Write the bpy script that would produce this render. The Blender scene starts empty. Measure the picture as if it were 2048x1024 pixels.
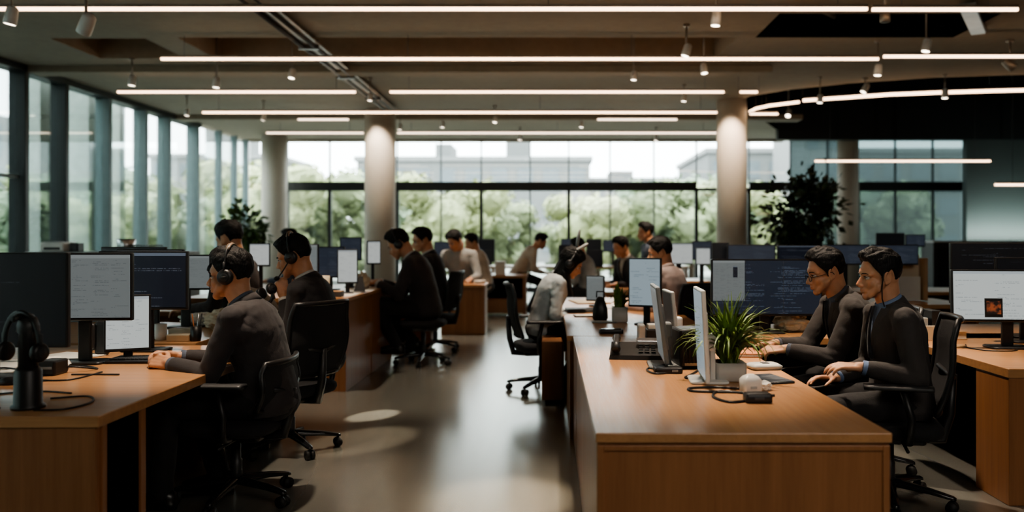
import bpy, bmesh, math, random
from mathutils import Vector, Matrix, noise
import numpy as np
SC = bpy.context.scene
COL = SC.collection
PI = math.pi
R = math.radians
V = Vector
CAM_H = 1.40
def lerp(a, b, t): return a + (b - a) * t
def fromlin(px, py, Y):
    """world point seen at pixel (px,py) of the photo at depth Y"""
    return V(((px - 1100) / 1650 * Y, Y, CAM_H - (py - 478) / 1650 * Y))

# ------------------------------------------------------------------ objects
def tag(o, label=None, cat=None, group=None, kind=None):
    if label: o['label'] = label
    if cat: o['category'] = cat
    if group: o['group'] = group
    if kind: o['kind'] = kind
    return o
def thing(name, label, cat, loc=(0, 0, 0), rz=0.0, group=None, scale=1.0):
    o = bpy.data.objects.new(name, None)
    COL.objects.link(o)
    o.location = loc
    o.rotation_euler = (0, 0, rz)
    o.scale = (scale,) * 3
    o.empty_display_size = .1
    return tag(o, label, cat, group)
def dup(o, parent=None):
    c = o.copy()
    COL.objects.link(c)
    if parent is not None: c.parent = parent
    for ch in list(o.children): dup(ch, c)
    return c
def place(o, loc, rz=0.0, label=None, group=None):
    o.location = loc
    o.rotation_euler = (0, 0, rz)
    if label: o['label'] = label
    if group: o['group'] = group
    return o

class MB:
    """collects shapes, builds ONE mesh object"""
    def __init__(self, M=None):
        self.v, self.f, self.m, self.s = [], [], [], []
        self.M = M or Matrix.Identity(4)
        self.mi = 0
    def add(self, vs, fs, smooth=False):
        b = len(self.v)
        M = self.M
        self.v += [tuple(M @ V(p)) for p in vs]
        self.f += [tuple(b + i for i in f) for f in fs]
        self.m += [self.mi] * len(fs)
        self.s += [smooth] * len(fs)
        return self
    def box(self, lo, hi, bev=0.0, T=None):
        lo, hi = V(lo), V(hi)
        if bev <= 0:
            vs = [(x, y, z) for x in (lo.x, hi.x) for y in (lo.y, hi.y) for z in (lo.z, hi.z)]
            fs = [(0, 1, 3, 2), (4, 6, 7, 5), (0, 4, 5, 1), (2, 3, 7, 6), (0, 2, 6, 4), (1, 5, 7, 3)]
        else:
            bm = bmesh.new()
            bmesh.ops.create_cube(bm, size=1)
            d = hi - lo
            for v in bm.verts:
                v.co = V((lo.x + (v.co.x + .5) * d.x, lo.y + (v.co.y + .5) * d.y, lo.z + (v.co.z + .5) * d.z))
            bev = min(bev, .49 * min(d))
            bmesh.ops.bevel(bm, geom=bm.edges[:], offset=bev, segments=2, affect='EDGES', profile=.5)
            bm.verts.index_update()
            vs = [tuple(v.co) for v in bm.verts]
            fs = [tuple(v.index for v in f.verts) for f in bm.faces]
            bm.free()
        if T is not None: vs = [T @ V(p) for p in vs]
        return self.add(vs, fs)
    def cbox(self, c, d, bev=0.0, T=None):
        c, d = V(c), V(d)
        return self.box(c - d / 2, c + d / 2, bev, T)
    def quad(self, a, b, c, d): return self.add([a, b, c, d], [(0, 1, 2, 3)])
    def loft(self, rings, caps=True, smooth=True, closed=True):
        n = len(rings[0])
        vs = [p for r in rings for p in r]
        fs = []
        for i in range(len(rings) - 1):
            for j in range(n if closed else n - 1):
                k = (j + 1) % n
                fs.append((i * n + j, i * n + k, (i + 1) * n + k, (i + 1) * n + j))
        if caps and closed:
            fs.append(tuple(reversed(range(n))))
            fs.append(tuple((len(rings) - 1) * n + j for j in range(n)))
        return self.add(vs, fs, smooth)
    def tube(self, pts, r, n=8, caps=True, flat=1.0):
        pts = [V(p) for p in pts]
        if not isinstance(r, (list, tuple)): r = [r] * len(pts)
        t0 = (pts[1] - pts[0]).normalized()
        up = V((0, 0, 1)) if abs(t0.z) < .95 else V((1, 0, 0))
        a = t0.cross(up).normalized()
        rings = []
        for i, p in enumerate(pts):
            t = (pts[min(i + 1, len(pts) - 1)] - pts[max(i - 1, 0)]).normalized()
            a = (a - t * a.dot(t))
            a = a.normalized() if a.length > 1e-6 else t.orthogonal().normalized()
            b = t.cross(a)
            rings.append([p + (a * math.cos(2 * PI * k / n) + b * math.sin(2 * PI * k / n) * flat) * r[i] for k in range(n)])
        return self.loft(rings, caps)
    def lathe(self, prof, n=24, c=(0, 0, 0), caps=True, smooth=True):
        c = V(c)
        return self.loft([[c + V((r * math.cos(2 * PI * k / n), r * math.sin(2 * PI * k / n), z)) for k in range(n)] for r, z in prof], caps, smooth)
    def prism(self, poly, z0, z1):
        n = len(poly)
        vs = [(x, y, z0) for x, y in poly] + [(x, y, z1) for x, y in poly]
        fs = [tuple(reversed(range(n))), tuple(range(n, 2 * n))] + [(i, (i + 1) % n, n + (i + 1) % n, n + i) for i in range(n)]
        return self.add(vs, fs)
    def capsule(self, p0, p1, r0, r1, n=14, h=4):
        p0, p1 = V(p0), V(p1)
        d = p1 - p0
        L = d.length
        t = d / L if L > 1e-6 else V((0, 0, 1))
        a = t.orthogonal().normalized()
        b = t.cross(a)
        rings = []
        def ring(c, r): rings.append([c + (a * math.cos(2 * PI * k / n) + b * math.sin(2 * PI * k / n)) * max(r, 1e-4) for k in range(n)])
        for i in range(h): 
            x = (PI / 2) * (1 - (i + .05) / h)
            ring(p0 - t * r0 * math.sin(x), r0 * math.cos(x))
        ring(p0, r0)
        ring(p1, r1)
        for i in range(h - 1, -1, -1):
            x = (PI / 2) * (1 - (i + .05) / h)
            ring(p1 + t * r1 * math.sin(x), r1 * math.cos(x))
        return self.loft(rings)
    def ell(self, c, rad, Rm=None, n=18, m=12):
        c = V(c)
        Rm = Rm or Matrix.Identity(3)
        rings = []
        for i in range(m + 1):
            ph = -PI / 2 + PI * (i + (.04 if i == 0 else -.04 if i == m else 0)) / m
            rings.append([c + Rm @ V((rad[0] * math.cos(ph) * math.cos(2 * PI * k / n), rad[1] * math.cos(ph) * math.sin(2 * PI * k / n), rad[2] * math.sin(ph))) for k in range(n)])
        return self.loft(rings)
    def mesh(self, name):
        me = bpy.data.meshes.new(name)
        me.from_pydata(self.v, [], self.f)
        me.polygons.foreach_set('material_index', self.m)
        me.polygons.foreach_set('use_smooth', self.s)
        me.update()
        return me
    def build(self, name, mats, parent=None, fix=True):
        me = self.mesh(name)
        if fix:
            bm = bmesh.new()
            bm.from_mesh(me)
            bmesh.ops.recalc_face_normals(bm, faces=bm.faces[:])
            bm.to_mesh(me)
            bm.free()
        return link(name, me, mats, parent)
def link(name, me, mats, parent=None):
    for m in (mats if isinstance(mats, (list, tuple)) else [mats]): me.materials.append(m)
    o = bpy.data.objects.new(name, me)
    COL.objects.link(o)
    o.parent = parent
    return o
def struct(name, mb, m, parent=None):
    o = mb.build(name, m, parent)
    if parent is None: o['kind'] = 'structure'
    return o
def remesh(mb, vox, smooth=4, fac=.5):
    """one continuous skin around all collected shapes"""
    me = mb.mesh('tmp')
    bm = bmesh.new(); bm.from_mesh(me)
    bmesh.ops.recalc_face_normals(bm, faces=bm.faces[:])
    bm.to_mesh(me); bm.free()
    o = bpy.data.objects.new('tmp', me)
    COL.objects.link(o)
    m = o.modifiers.new('r', 'REMESH'); m.mode = 'VOXEL'; m.voxel_size = vox; m.adaptivity = 0
    if smooth:
        s = o.modifiers.new('s', 'SMOOTH'); s.factor = fac; s.iterations = smooth
    dg = bpy.context.evaluated_depsgraph_get()
    out = bpy.data.meshes.new_from_object(o.evaluated_get(dg))
    bpy.data.objects.remove(o); bpy.data.meshes.remove(me)
    out.polygons.foreach_set('use_smooth', [True] * len(out.polygons))
    return out
def get_co(me):
    a = np.empty(len(me.vertices) * 3, np.float32); me.vertices.foreach_get('co', a); return a.reshape(-1, 3)
def get_no(me):
    a = np.empty(len(me.vertices) * 3, np.float32); me.vertex_normals.foreach_get('vector', a); return a.reshape(-1, 3)
def set_co(me, a):
    me.vertices.foreach_set('co', a.astype(np.float32).ravel()); me.update()

# ------------------------------------------------------------------ materials
class NT:
    def __init__(self, m):
        m.use_nodes = True
        self.t = m.node_tree; self.n = self.t.nodes; self.l = self.t.links
        self.n.clear()
        self.out = self.n.new('ShaderNodeOutputMaterial')
    def new(self, typ, **kw):
        nd = self.n.new(typ)
        for k, v in kw.items(): setattr(nd, k, v)
        return nd
    def link(self, a, b): self.l.new(a, b)
    def math(self, op, a, b=None, clamp=False):
        nd = self.new('ShaderNodeMath', operation=op); nd.use_clamp = clamp
        for i, x in enumerate((a, b)):
            if x is None: continue
            if isinstance(x, (int, float)): nd.inputs[i].default_value = x
            else: self.link(x, nd.inputs[i])
        return nd.outputs[0]
    def mix(self, f, a, b):
        nd = self.new('ShaderNodeMix', data_type='RGBA')
        for s, x in ((nd.inputs[0], f), (nd.inputs[6], a), (nd.inputs[7], b)):
            if isinstance(x, (int, float)): s.default_value = x
            elif isinstance(x, (tuple, list)): s.default_value = (*x[:3], 1)
            else: self.link(x, s)
        return nd.outputs[2]
    def coord(self, which='Object', scale=(1, 1, 1)):
        tc = self.new('ShaderNodeTexCoord')
        mp = self.new('ShaderNodeMapping'); mp.inputs['Scale'].default_value = scale
        self.link(tc.outputs[which], mp.inputs[0])
        return mp.outputs[0]
    def noise(self, co, scale, detail=3, rough=.5):
        nd = self.new('ShaderNodeTexNoise'); nd.inputs['Scale'].default_value = scale
        nd.inputs['Detail'].default_value = detail; nd.inputs['Roughness'].default_value = rough
        self.link(co, nd.inputs['Vector'])
        return nd.outputs['Fac']
    def ramp(self, f, a, b, p0=0.3, p1=.7):
        nd = self.new('ShaderNodeMapRange'); nd.inputs[1].default_value = p0; nd.inputs[2].default_value = p1
        nd.inputs[3].default_value = a; nd.inputs[4].default_value = b
        self.link(f, nd.inputs[0])
        return nd.outputs[0]
    def bump(self, h, strength=.3, dist=.01):
        nd = self.new('ShaderNodeBump'); nd.inputs['Strength'].default_value = strength; nd.inputs['Distance'].default_value = dist
        self.link(h, nd.inputs['Height'])
        return nd.outputs[0]
    def pbr(self, color=None, rough=.5, metal=0.0, normal=None, **kw):
        b = self.new('ShaderNodeBsdfPrincipled')
        for k, x in (('Base Color', color), ('Roughness', rough), ('Metallic', metal)):
            if x is None: continue
            if isinstance(x, (tuple, list)): b.inputs[k].default_value = (*x[:3], 1)
            elif isinstance(x, (int, float)): b.inputs[k].default_value = x
            else: self.link(x, b.inputs[k])
        for k, x in kw.items():
            s = b.inputs[k.replace('_', ' ')]
            if isinstance(x, tuple): s.default_value = (*x[:3], 1)
            else: s.default_value = x
        if normal is not None: self.link(normal, b.inputs['Normal'])
        self.link(b.outputs[0], self.out.inputs[0])
        return b
def s2l(r, g, b):
    f = lambda c: (c / 255 / 12.92) if c / 255 <= .04045 else ((c / 255 + .055) / 1.055) ** 2.4
    return (f(r), f(g), f(b))
MATS = {}
def mat(name, col, rough=.5, metal=0.0, var=.12, nscale=6.0, bump=0.0, bscale=60.0, stretch=(1, 1, 1), **kw):
    if name in MATS: return MATS[name]
    m = bpy.data.materials.new(name); t = NT(m)
    co = t.coord('Object', stretch)
    f = t.noise(co, nscale, 3)
    c = t.mix(t.ramp(f, 0, 1), tuple(x * (1 - var) for x in col), tuple(min(1, x * (1 + var)) for x in col))
    nm = t.bump(t.noise(co, bscale, 2), bump) if bump else None
    t.pbr(c, rough, metal, nm, **kw)
    MATS[name] = m
    return m
def wood(name, dark, light, axis='X', rough=.35, scale=1.0, coat=.15, gr=16):
    if name in MATS: return MATS[name]
    m = bpy.data.materials.new(name); t = NT(m)
    st = {'X': (.6, gr, gr), 'Y': (gr, .6, gr), 'Z': (gr, gr, .6)}[axis]
    co = t.coord('Object', tuple(s * scale for s in st))
    f1 = t.noise(co, 1.6, 5, .6)
    f2 = t.noise(t.coord('Object', tuple(s * scale * 4 for s in st)), 2.2, 3, .6)
    f = t.math('ADD', t.math('MULTIPLY', f1, .65), t.math('MULTIPLY', f2, .35))
    c = t.mix(t.ramp(f, 0, 1, .3, .7), dark, light)
    t.pbr(c, t.ramp(f2, rough - .05, rough + .08), 0, t.bump(f2, .06, .002), Coat_Weight=coat, Coat_Roughness=.25)
    MATS[name] = m
    return m
def emit(name, col, strength):
    if name in MATS: return MATS[name]
    m = bpy.data.materials.new(name); t = NT(m)
    e = t.new('ShaderNodeEmission'); e.inputs[0].default_value = (*col, 1); e.inputs[1].default_value = strength
    t.link(e.outputs[0], t.out.inputs[0])
    MATS[name] = m
    return m
def glass_mat(name, tint=(.8, .86, .85), refl=.09, milk=0.0):
    if name in MATS: return MATS[name]
    m = bpy.data.materials.new(name); t = NT(m)
    tr = t.new('ShaderNodeBsdfTransparent'); tr.inputs[0].default_value = (*tint, 1)
    gl = t.new('ShaderNodeBsdfGlossy'); gl.inputs['Roughness'].default_value = .03; gl.inputs[0].default_value = (.9, .95, .95, 1)
    fr = t.new('ShaderNodeLayerWeight'); fr.inputs[0].default_value = .25
    f = t.math('ADD', t.math('MULTIPLY', fr.outputs['Fresnel'], .45), refl, True)
    mx = t.new('ShaderNodeMixShader')
    t.link(f, mx.inputs[0]); t.link(tr.outputs[0], mx.inputs[1]); t.link(gl.outputs[0], mx.inputs[2])
    last = mx.outputs[0]
    if milk:
        tl = t.new('ShaderNodeBsdfTranslucent'); tl.inputs[0].default_value = (.8, .88, .86, 1)
        m2 = t.new('ShaderNodeMixShader'); m2.inputs[0].default_value = milk
        t.link(last, m2.inputs[1]); t.link(tl.outputs[0], m2.inputs[2]); last = m2.outputs[0]
    t.link(last, t.out.inputs[0])
    MATS[name] = m
    return m
def screen_mat(name, bg, fg, rows=30, cols=1, dens=.5, seed=1.0, strength=1.0, header=None, fill=.9):
    """a lit screen showing lines of small text"""
    if name in MATS: return MATS[name]
    m = bpy.data.materials.new(name); t = NT(m)
    uv = t.new('ShaderNodeUVMap')
    sp = t.new('ShaderNodeSeparateXYZ'); t.link(uv.outputs[0], sp.inputs[0])
    u, v = sp.outputs[0], sp.outputs[1]
    cu = t.math('MULTIPLY', u, float(cols))
    ci = t.math('FLOOR', cu); fu = t.math('FRACT', cu)
    rv = t.math('MULTIPLY', v, float(rows))
    ri = t.math('FLOOR', rv); fv = t.math('FRACT', rv)
    wn = t.new('ShaderNodeTexWhiteNoise', noise_dimensions='3D')
    cb = t.new('ShaderNodeCombineXYZ'); t.link(ci, cb.inputs[0]); t.link(ri, cb.inputs[1]); cb.inputs[2].default_value = seed
    t.link(cb.outputs[0], wn.inputs[0])
    sc = t.new('ShaderNodeSeparateColor'); t.link(wn.outputs[1], sc.inputs[0])
    start = t.math('ADD', t.math('MULTIPLY', t.math('FLOOR', t.math('MULTIPLY', sc.outputs[0], 4.0)), .07), .06)
    length = t.math('MULTIPLY', sc.outputs[1], fill)
    on = t.math('MULTIPLY', t.math('GREATER_THAN', fu, start), t.math('LESS_THAN', fu, t.math('MINIMUM', t.math('ADD', start, length), .95)))
    on = t.math('MULTIPLY', on, t.math('GREATER_THAN', sc.outputs[2], 1 - dens))
    band = t.math('MULTIPLY', t.math('GREATER_THAN', fv, .25), t.math('LESS_THAN', fv, .7))
    cb2 = t.new('ShaderNodeCombineXYZ'); t.link(t.math('MULTIPLY', u, 90.0), cb2.inputs[0]); t.link(t.math('MULTIPLY', ri, 7.3), cb2.inputs[1]); cb2.inputs[2].default_value = seed
    ch = t.math('GREATER_THAN', t.noise(cb2.outputs[0], 1.0, 1), .45)
    mk = t.math('MULTIPLY', t.math('MULTIPLY', on, band), ch)
    mk = t.math('MULTIPLY', mk, t.math('LESS_THAN', v, .93))
    strength *= .75
    c = t.mix(t.math('MULTIPLY', mk, .7), bg, fg)
    if header: c = t.mix(t.math('GREATER_THAN', v, .945), c, header)
    b = t.new('ShaderNodeBsdfPrincipled'); b.inputs['Base Color'].default_value = (.012, .013, .015, 1); b.inputs['Roughness'].default_value = .3
    t.link(c, b.inputs['Emission Color']); b.inputs['Emission Strength'].default_value = strength
    t.link(b.outputs[0], t.out.inputs[0])
    MATS[name] = m
    return m
def uvquad(name, a, b, c, d, m, parent):
    """flat panel: a bottom left, b bottom right, c top right, d top left, with a UV map"""
    me = bpy.data.meshes.new(name)
    me.from_pydata([tuple(a), tuple(b), tuple(c), tuple(d)], [], [(0, 1, 2, 3)])
    u = me.uv_layers.new(name='UVMap')
    for i, p in enumerate(((0, 0), (1, 0), (1, 1), (0, 1))): u.data[i].uv = p
    return link(name, me, m, parent)
M = {}
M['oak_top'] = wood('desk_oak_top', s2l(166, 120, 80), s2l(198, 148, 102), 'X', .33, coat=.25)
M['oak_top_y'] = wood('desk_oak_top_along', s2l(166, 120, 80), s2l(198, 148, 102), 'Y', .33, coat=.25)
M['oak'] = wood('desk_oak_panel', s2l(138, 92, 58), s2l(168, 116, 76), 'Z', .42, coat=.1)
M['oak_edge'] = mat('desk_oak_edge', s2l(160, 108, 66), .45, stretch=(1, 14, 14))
M['black'] = mat('black_plastic', (.012, .012, .013), .42)
M['black_matt'] = mat('black_matt', (.008, .008, .009), .7)
M['black_gloss'] = mat('black_gloss', (.012, .013, .015), .18)
M['charcoal'] = mat('charcoal_plastic', (.03, .031, .033), .45)
M['dark_grey'] = mat('dark_grey_plastic', (.06, .063, .067), .45)
M['grey'] = mat('grey_plastic', (.2, .21, .21), .45)
M['lightgrey'] = mat('light_grey_plastic', (.45, .46, .45), .45)
M['white'] = mat('white_plastic', (.7, .69, .66), .4)
M['paper'] = mat('paper', (.72, .70, .65), .8, var=.06)
M['cream'] = mat('cream_paper', (.62, .53, .40), .8)
M['chrome'] = mat('brushed_metal', (.55, .56, .57), .28, 1.0, var=.05)
M['steel'] = mat('dark_steel', (.18, .19, .2), .35, 1.0, var=.05)
M['mesh'] = mat('chair_mesh_fabric', (.018, .018, .02), .85, bump=.5, bscale=400)
M['seatfab'] = mat('chair_seat_fabric', (.016, .016, .018), .9, bump=.4, bscale=250)
M['tan'] = mat('tan_card', (.45, .28, .15), .7)
M['orange'] = mat('orange_card', (.55, .2, .07), .6)
M['rubber'] = mat('rubber_black', (.006, .006, .006), .6)
M['leaf'] = mat('leaf_green', s2l(92, 118, 48), .45, var=.35, nscale=18)
M['leaf_dark'] = mat('leaf_dark_green', s2l(38, 58, 34), .4, var=.4, nscale=9)
M['leaf_mid'] = mat('leaf_mid_green', s2l(62, 88, 40), .45, var=.35, nscale=9)
M['soil'] = mat('potting_soil', (.05, .03, .02), .95, bump=.6)
M['pot'] = mat('grey_ceramic', (.48, .47, .44), .5)
M['terracotta'] = mat('terracotta', (.5, .2, .1), .8)
M['bark'] = mat('bark', (.09, .06, .04), .9, bump=.6)
M['glass'] = glass_mat('window_glass', (.90, .94, .93), .04)
M['glass_tint'] = glass_mat('tinted_glass', (.78, .84, .83), .08)
M['glass_frost'] = glass_mat('frosted_glass', (.27, .32, .32), .06, milk=.04)
M['frame'] = mat('window_frame_dark', (.02, .024, .025), .45, var=.1)
M['fin'] = mat('window_fin_grey', s2l(128, 144, 146), .5, var=.05)
M['concrete'] = None
def concrete(name, base, var=.25):
    m = bpy.data.materials.new(name); t = NT(m)
    co = t.coord('Object')
    f = t.math('ADD', t.math('MULTIPLY', t.noise(co, .8, 5, .6), .6), t.math('MULTIPLY', t.noise(co, 9, 4, .6), .4))
    c = t.mix(t.ramp(f, 0, 1, .35, .65), tuple(x * (1 - var) for x in base), tuple(x * (1 + var) for x in base))
    t.pbr(c, .75, 0, t.bump(t.noise(co, 30, 4), .15, .01))
    return m
M['concrete'] = concrete('ceiling_concrete', s2l(156, 147, 131), .10)
M['coffer'] = concrete('coffer_concrete', s2l(165, 145, 124), .12)
M['column'] = concrete('column_plaster', s2l(206, 198, 186), .04)
M['wall_dark'] = mat('dark_teal_wall', s2l(84, 93, 91), .5, var=.05, nscale=.6)
M['wall_shaded'] = mat('shaded_header_wall', s2l(46, 50, 50), .5, var=.05, nscale=.6)  # same wall as below, its upper shade put into a darker colour
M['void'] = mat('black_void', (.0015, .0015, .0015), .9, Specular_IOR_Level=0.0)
M['strip'] = emit('led_strip', (1.0, .66, .42), 3.6)
M['strip_far'] = emit('led_strip_far', (1.0, .76, .56), 2.2)
M['lens'] = emit('spot_lens', (1.0, .85, .66), 5.0)
M['alu'] = mat('light_housing', (.3, .26, .22), .4, .6)
M['wood_floor'] = None
def floor_mat():
    m = bpy.data.materials.new('polished_floor'); t = NT(m)
    co = t.coord('Object', (1, .22, 1))
    f = t.math('ADD', t.math('MULTIPLY', t.noise(co, 1.3, 5, .6), .55), t.math('MULTIPLY', t.noise(t.coord('Object', (6, .5, 1)), 2.5, 4, .6), .45))
    c = t.mix(t.ramp(f, 0, 1, .35, .65), s2l(160, 160, 152), s2l(178, 177, 168))
    br = t.new('ShaderNodeTexBrick'); br.offset = .5
    br.inputs['Scale'].default_value = 1.0; br.inputs['Mortar Size'].default_value = .004; br.inputs['Brick Width'].default_value = 1.6; br.inputs['Row Height'].default_value = .8
    br.inputs['Color1'].default_value = (1, 1, 1, 1); br.inputs['Color2'].default_value = (.9, .9, .9, 1); br.inputs['Mortar'].default_value = (.55, .55, .55, 1)
    t.link(t.coord('Object'), br.inputs['Vector'])
    mm = t.new('ShaderNodeMix', data_type='RGBA', blend_type='MULTIPLY'); mm.inputs[0].default_value = .12
    t.link(c, mm.inputs[6]); t.link(br.outputs[0], mm.inputs[7])
    rg = t.ramp(t.noise(t.coord('Object', (1, .3, 1)), .5, 2), .24, .29)
    t.pbr(mm.outputs[2], rg, .7, None, IOR=2.4)
    return m
M['wood_floor'] = floor_mat()
# screens
M['scr_code'] = screen_mat('screen_code_dark', s2l(20, 22, 27), s2l(82, 86, 94), 34, 1, .6, 3.1, .3, fill=.55)
M['scr_navy'] = screen_mat('screen_navy', s2l(44, 53, 68), s2l(116, 130, 150), 46, 2, .7, 5.7, .42)
M['scr_navy1'] = screen_mat('screen_navy_terminal', s2l(30, 36, 48), s2l(110, 116, 128), 26, 1, .35, 8.3, .42, header=s2l(120, 130, 145))
M['scr_sheet'] = screen_mat('screen_sheet', s2l(138, 144, 144), s2l(108, 114, 116), 40, 5, .6, 1.7, .42, header=s2l(158, 164, 164))
M['scr_white'] = screen_mat('screen_white', s2l(192, 196, 194), s2l(150, 155, 158), 30, 2, .35, 2.9, .6, header=s2l(165, 172, 175))
M['scr_doc'] = screen_mat('screen_document', s2l(196, 202, 200), s2l(140, 147, 152), 34, 3, .3, 6.1, .62, header=s2l(176, 184, 188), fill=.7)
M['scr_blue'] = screen_mat('screen_pale_blue', s2l(160, 176, 184), s2l(110, 122, 134), 28, 2, .4, 4.4, .55)
M['scr_slate'] = screen_mat('screen_slate', s2l(66, 74, 88), s2l(110, 118, 132), 24, 2, .6, 9.2, .34)
M['scr_off'] = screen_mat('screen_dark_idle', s2l(24, 27, 32), s2l(50, 54, 62), 20, 1, .4, 7.9, .3)
# ------------------------------------------------------------------ camera, colour, world
cam = bpy.data.cameras.new('camera'); co_ = bpy.data.objects.new('camera', cam); COL.objects.link(co_)
SC.camera = co_
co_.location = (0, 0, CAM_H); co_.rotation_euler = (PI / 2, 0, 0)
cam.sensor_width = 36; cam.lens = 1650 / 2048 * 36
cam.shift_x = -(1100 - 1024) / 2048; cam.shift_y = -(512 - 478) / 2048
cam.dof.use_dof = True; cam.dof.focus_distance = 4.6; cam.dof.aperture_fstop = 1.2
cam.clip_end = 600
SC.view_settings.view_transform = 'AgX'
SC.view_settings.look = 'AgX - Medium High Contrast'
SC.view_settings.exposure = 0.75
try:
    SC.cycles.use_denoising = True
    SC.cycles.max_bounces = 8; SC.cycles.diffuse_bounces = 4; SC.cycles.glossy_bounces = 4; SC.cycles.transparent_max_bounces = 12
    SC.cycles.sample_clamp_indirect = 6.0; SC.cycles.caustics_reflective = False; SC.cycles.caustics_refractive = False
except Exception: pass
w = bpy.data.worlds.new('world'); SC.world = w; w.use_nodes = True
bg = w.node_tree.nodes['Background']; bg.inputs[0].default_value = (.93, .97, 1.0, 1); bg.inputs[1].default_value = 6.5

XL, YB, ZC = -8.0, 22.0, 4.05
XR = 12.6
# floor and ceiling
struct('floor', MB().box((XL - .3, -1.5, -.12), (XR + .2, YB + .3, 0)), M['wood_floor'])
# ceiling slab with coffers and the curved opening on the right
ARC = [(3.60, 16.0), (3.72, 15.3), (4.25, 14.65), (5.1, 14.05), (6.3, 13.55), (7.66, 13.3), (9.2, 13.35), (10.8, 13.8), (12.6, 14.8)]
COF = [(-4.9, 2.45, 10.85, 12.35), (-4.9, 2.45, 6.6, 8.0), (-6.6, -5.35, 10.9, 12.1)]
BLK = (2.7, 5.3, 9.7, 10.85)
def in_arc(x, y):
    if x < 3.6 or y > 20: return False
    if x < 5.5 and y > 16 + (x - 3.6) * 2.1: return False
    for (a, b), (c, d) in zip(ARC, ARC[1:]):
        if a <= x <= c and c > a: return y > b + (d - b) * (x - a) / (c - a)
    return False
def ceiling():
    from mathutils.geometry import delaunay_2d_cdt
    rect = [(XL - .3, -1.5), (XR + .2, -1.5), (XR + .2, YB + .3), (XL - .3, YB + .3)]
    holes = [[(a, c), (b, c), (b, d), (a, d)] for a, b, c, d in COF + [BLK]]
    arc = ARC + [(12.6, 20.0), (5.5, 20.0)]
    loops = [rect] + holes + [arc]
    pts, edges = [], []
    for lp in loops:
        s = len(pts); pts += [V(p) for p in lp]
        edges += [(s + i, s + (i + 1) % len(lp)) for i in range(len(lp))]
    vs, es, fs, *_ = delaunay_2d_cdt(pts, edges, [], 0, 1e-5)
    keep = []
    def inside(poly, x, y):
        r = False
        for i in range(len(poly)):
            (x1, y1), (x2, y2) = poly[i], poly[i - 1]
            if (y1 > y) != (y2 > y) and x < (x2 - x1) * (y - y1) / (y2 - y1) + x1: r = not r
        return r
    for f in fs:
        cx = sum(vs[i].x for i in f) / len(f); cy = sum(vs[i].y for i in f) / len(f)
        if any(inside(h, cx, cy) for h in holes + [arc]): continue
        keep.append(tuple(f))
    mb = MB()
    mb.add([(p.x, p.y, ZC) for p in vs], keep)
    for a, b, c, d in COF:
        z = ZC + .42
        mb.mi = 1
        mb.quad((a, c, ZC), (b, c, ZC), (b, c, z), (a, c, z)); mb.quad((a, d, ZC), (a, d, z), (b, d, z), (b, d, ZC))
        mb.quad((a, c, ZC), (a, c, z), (a, d, z), (a, d, ZC)); mb.quad((b, c, ZC), (b, d, ZC), (b, d, z), (b, c, z))
        mb.quad((a, c, z), (b, c, z), (b, d, z), (a, d, z)); mb.mi = 0
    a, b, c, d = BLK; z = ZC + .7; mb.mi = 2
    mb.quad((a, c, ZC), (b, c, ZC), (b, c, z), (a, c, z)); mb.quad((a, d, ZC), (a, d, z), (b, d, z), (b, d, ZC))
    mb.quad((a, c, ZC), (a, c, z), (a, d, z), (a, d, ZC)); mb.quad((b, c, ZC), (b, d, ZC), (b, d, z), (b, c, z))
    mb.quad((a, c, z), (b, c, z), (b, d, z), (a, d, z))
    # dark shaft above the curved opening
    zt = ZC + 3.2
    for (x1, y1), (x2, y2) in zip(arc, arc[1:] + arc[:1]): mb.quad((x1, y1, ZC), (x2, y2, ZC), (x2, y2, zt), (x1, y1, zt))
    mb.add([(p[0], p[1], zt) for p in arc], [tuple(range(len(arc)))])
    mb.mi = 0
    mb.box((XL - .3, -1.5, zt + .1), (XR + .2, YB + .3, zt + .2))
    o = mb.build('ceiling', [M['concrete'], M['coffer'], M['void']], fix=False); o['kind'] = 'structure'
ceiling()
# lowered beams across the ceiling
for i, (y0, y1, x0, x1) in enumerate([(8.7, 9.1, XL, 2.6), (12.6, 12.95, XL, 3.4), (17.6, 18.0, XL, 5.4)]):
    struct('ceiling_beam', MB().box((x0, y0, ZC - .10), (x1, y1, ZC + .01), .01), M['concrete'])
# walls: behind the camera, right side, dark back wall on the right
struct('wall_rear', MB().box((XL - .3, -1.7, -.1), (XR + .2, -1.5, ZC + .1)), M['column'])
struct('wall_right', MB().box((XR, -1.5, -.1), (XR + .2, YB, ZC + 3.3)), M['wall_dark'])
mb = MB()
struct('wall_back_upper', MB().box((5.5, 19.9, 3.80), (XR, 20.1, ZC + 3.2)), M['wall_shaded']); mb.box((10.05, 19.9, -.05), (XR, 20.1, 3.80))
struct('wall_back_right', mb, M['wall_dark'])
mb = MB()
for x in (6.95, 7.9, 8.35, 10.9): mb.box((x - .012, 19.885, 3.82), (x + .012, 19.9, ZC + 3.1))
struct('trim_1', mb, M['frame'])
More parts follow.
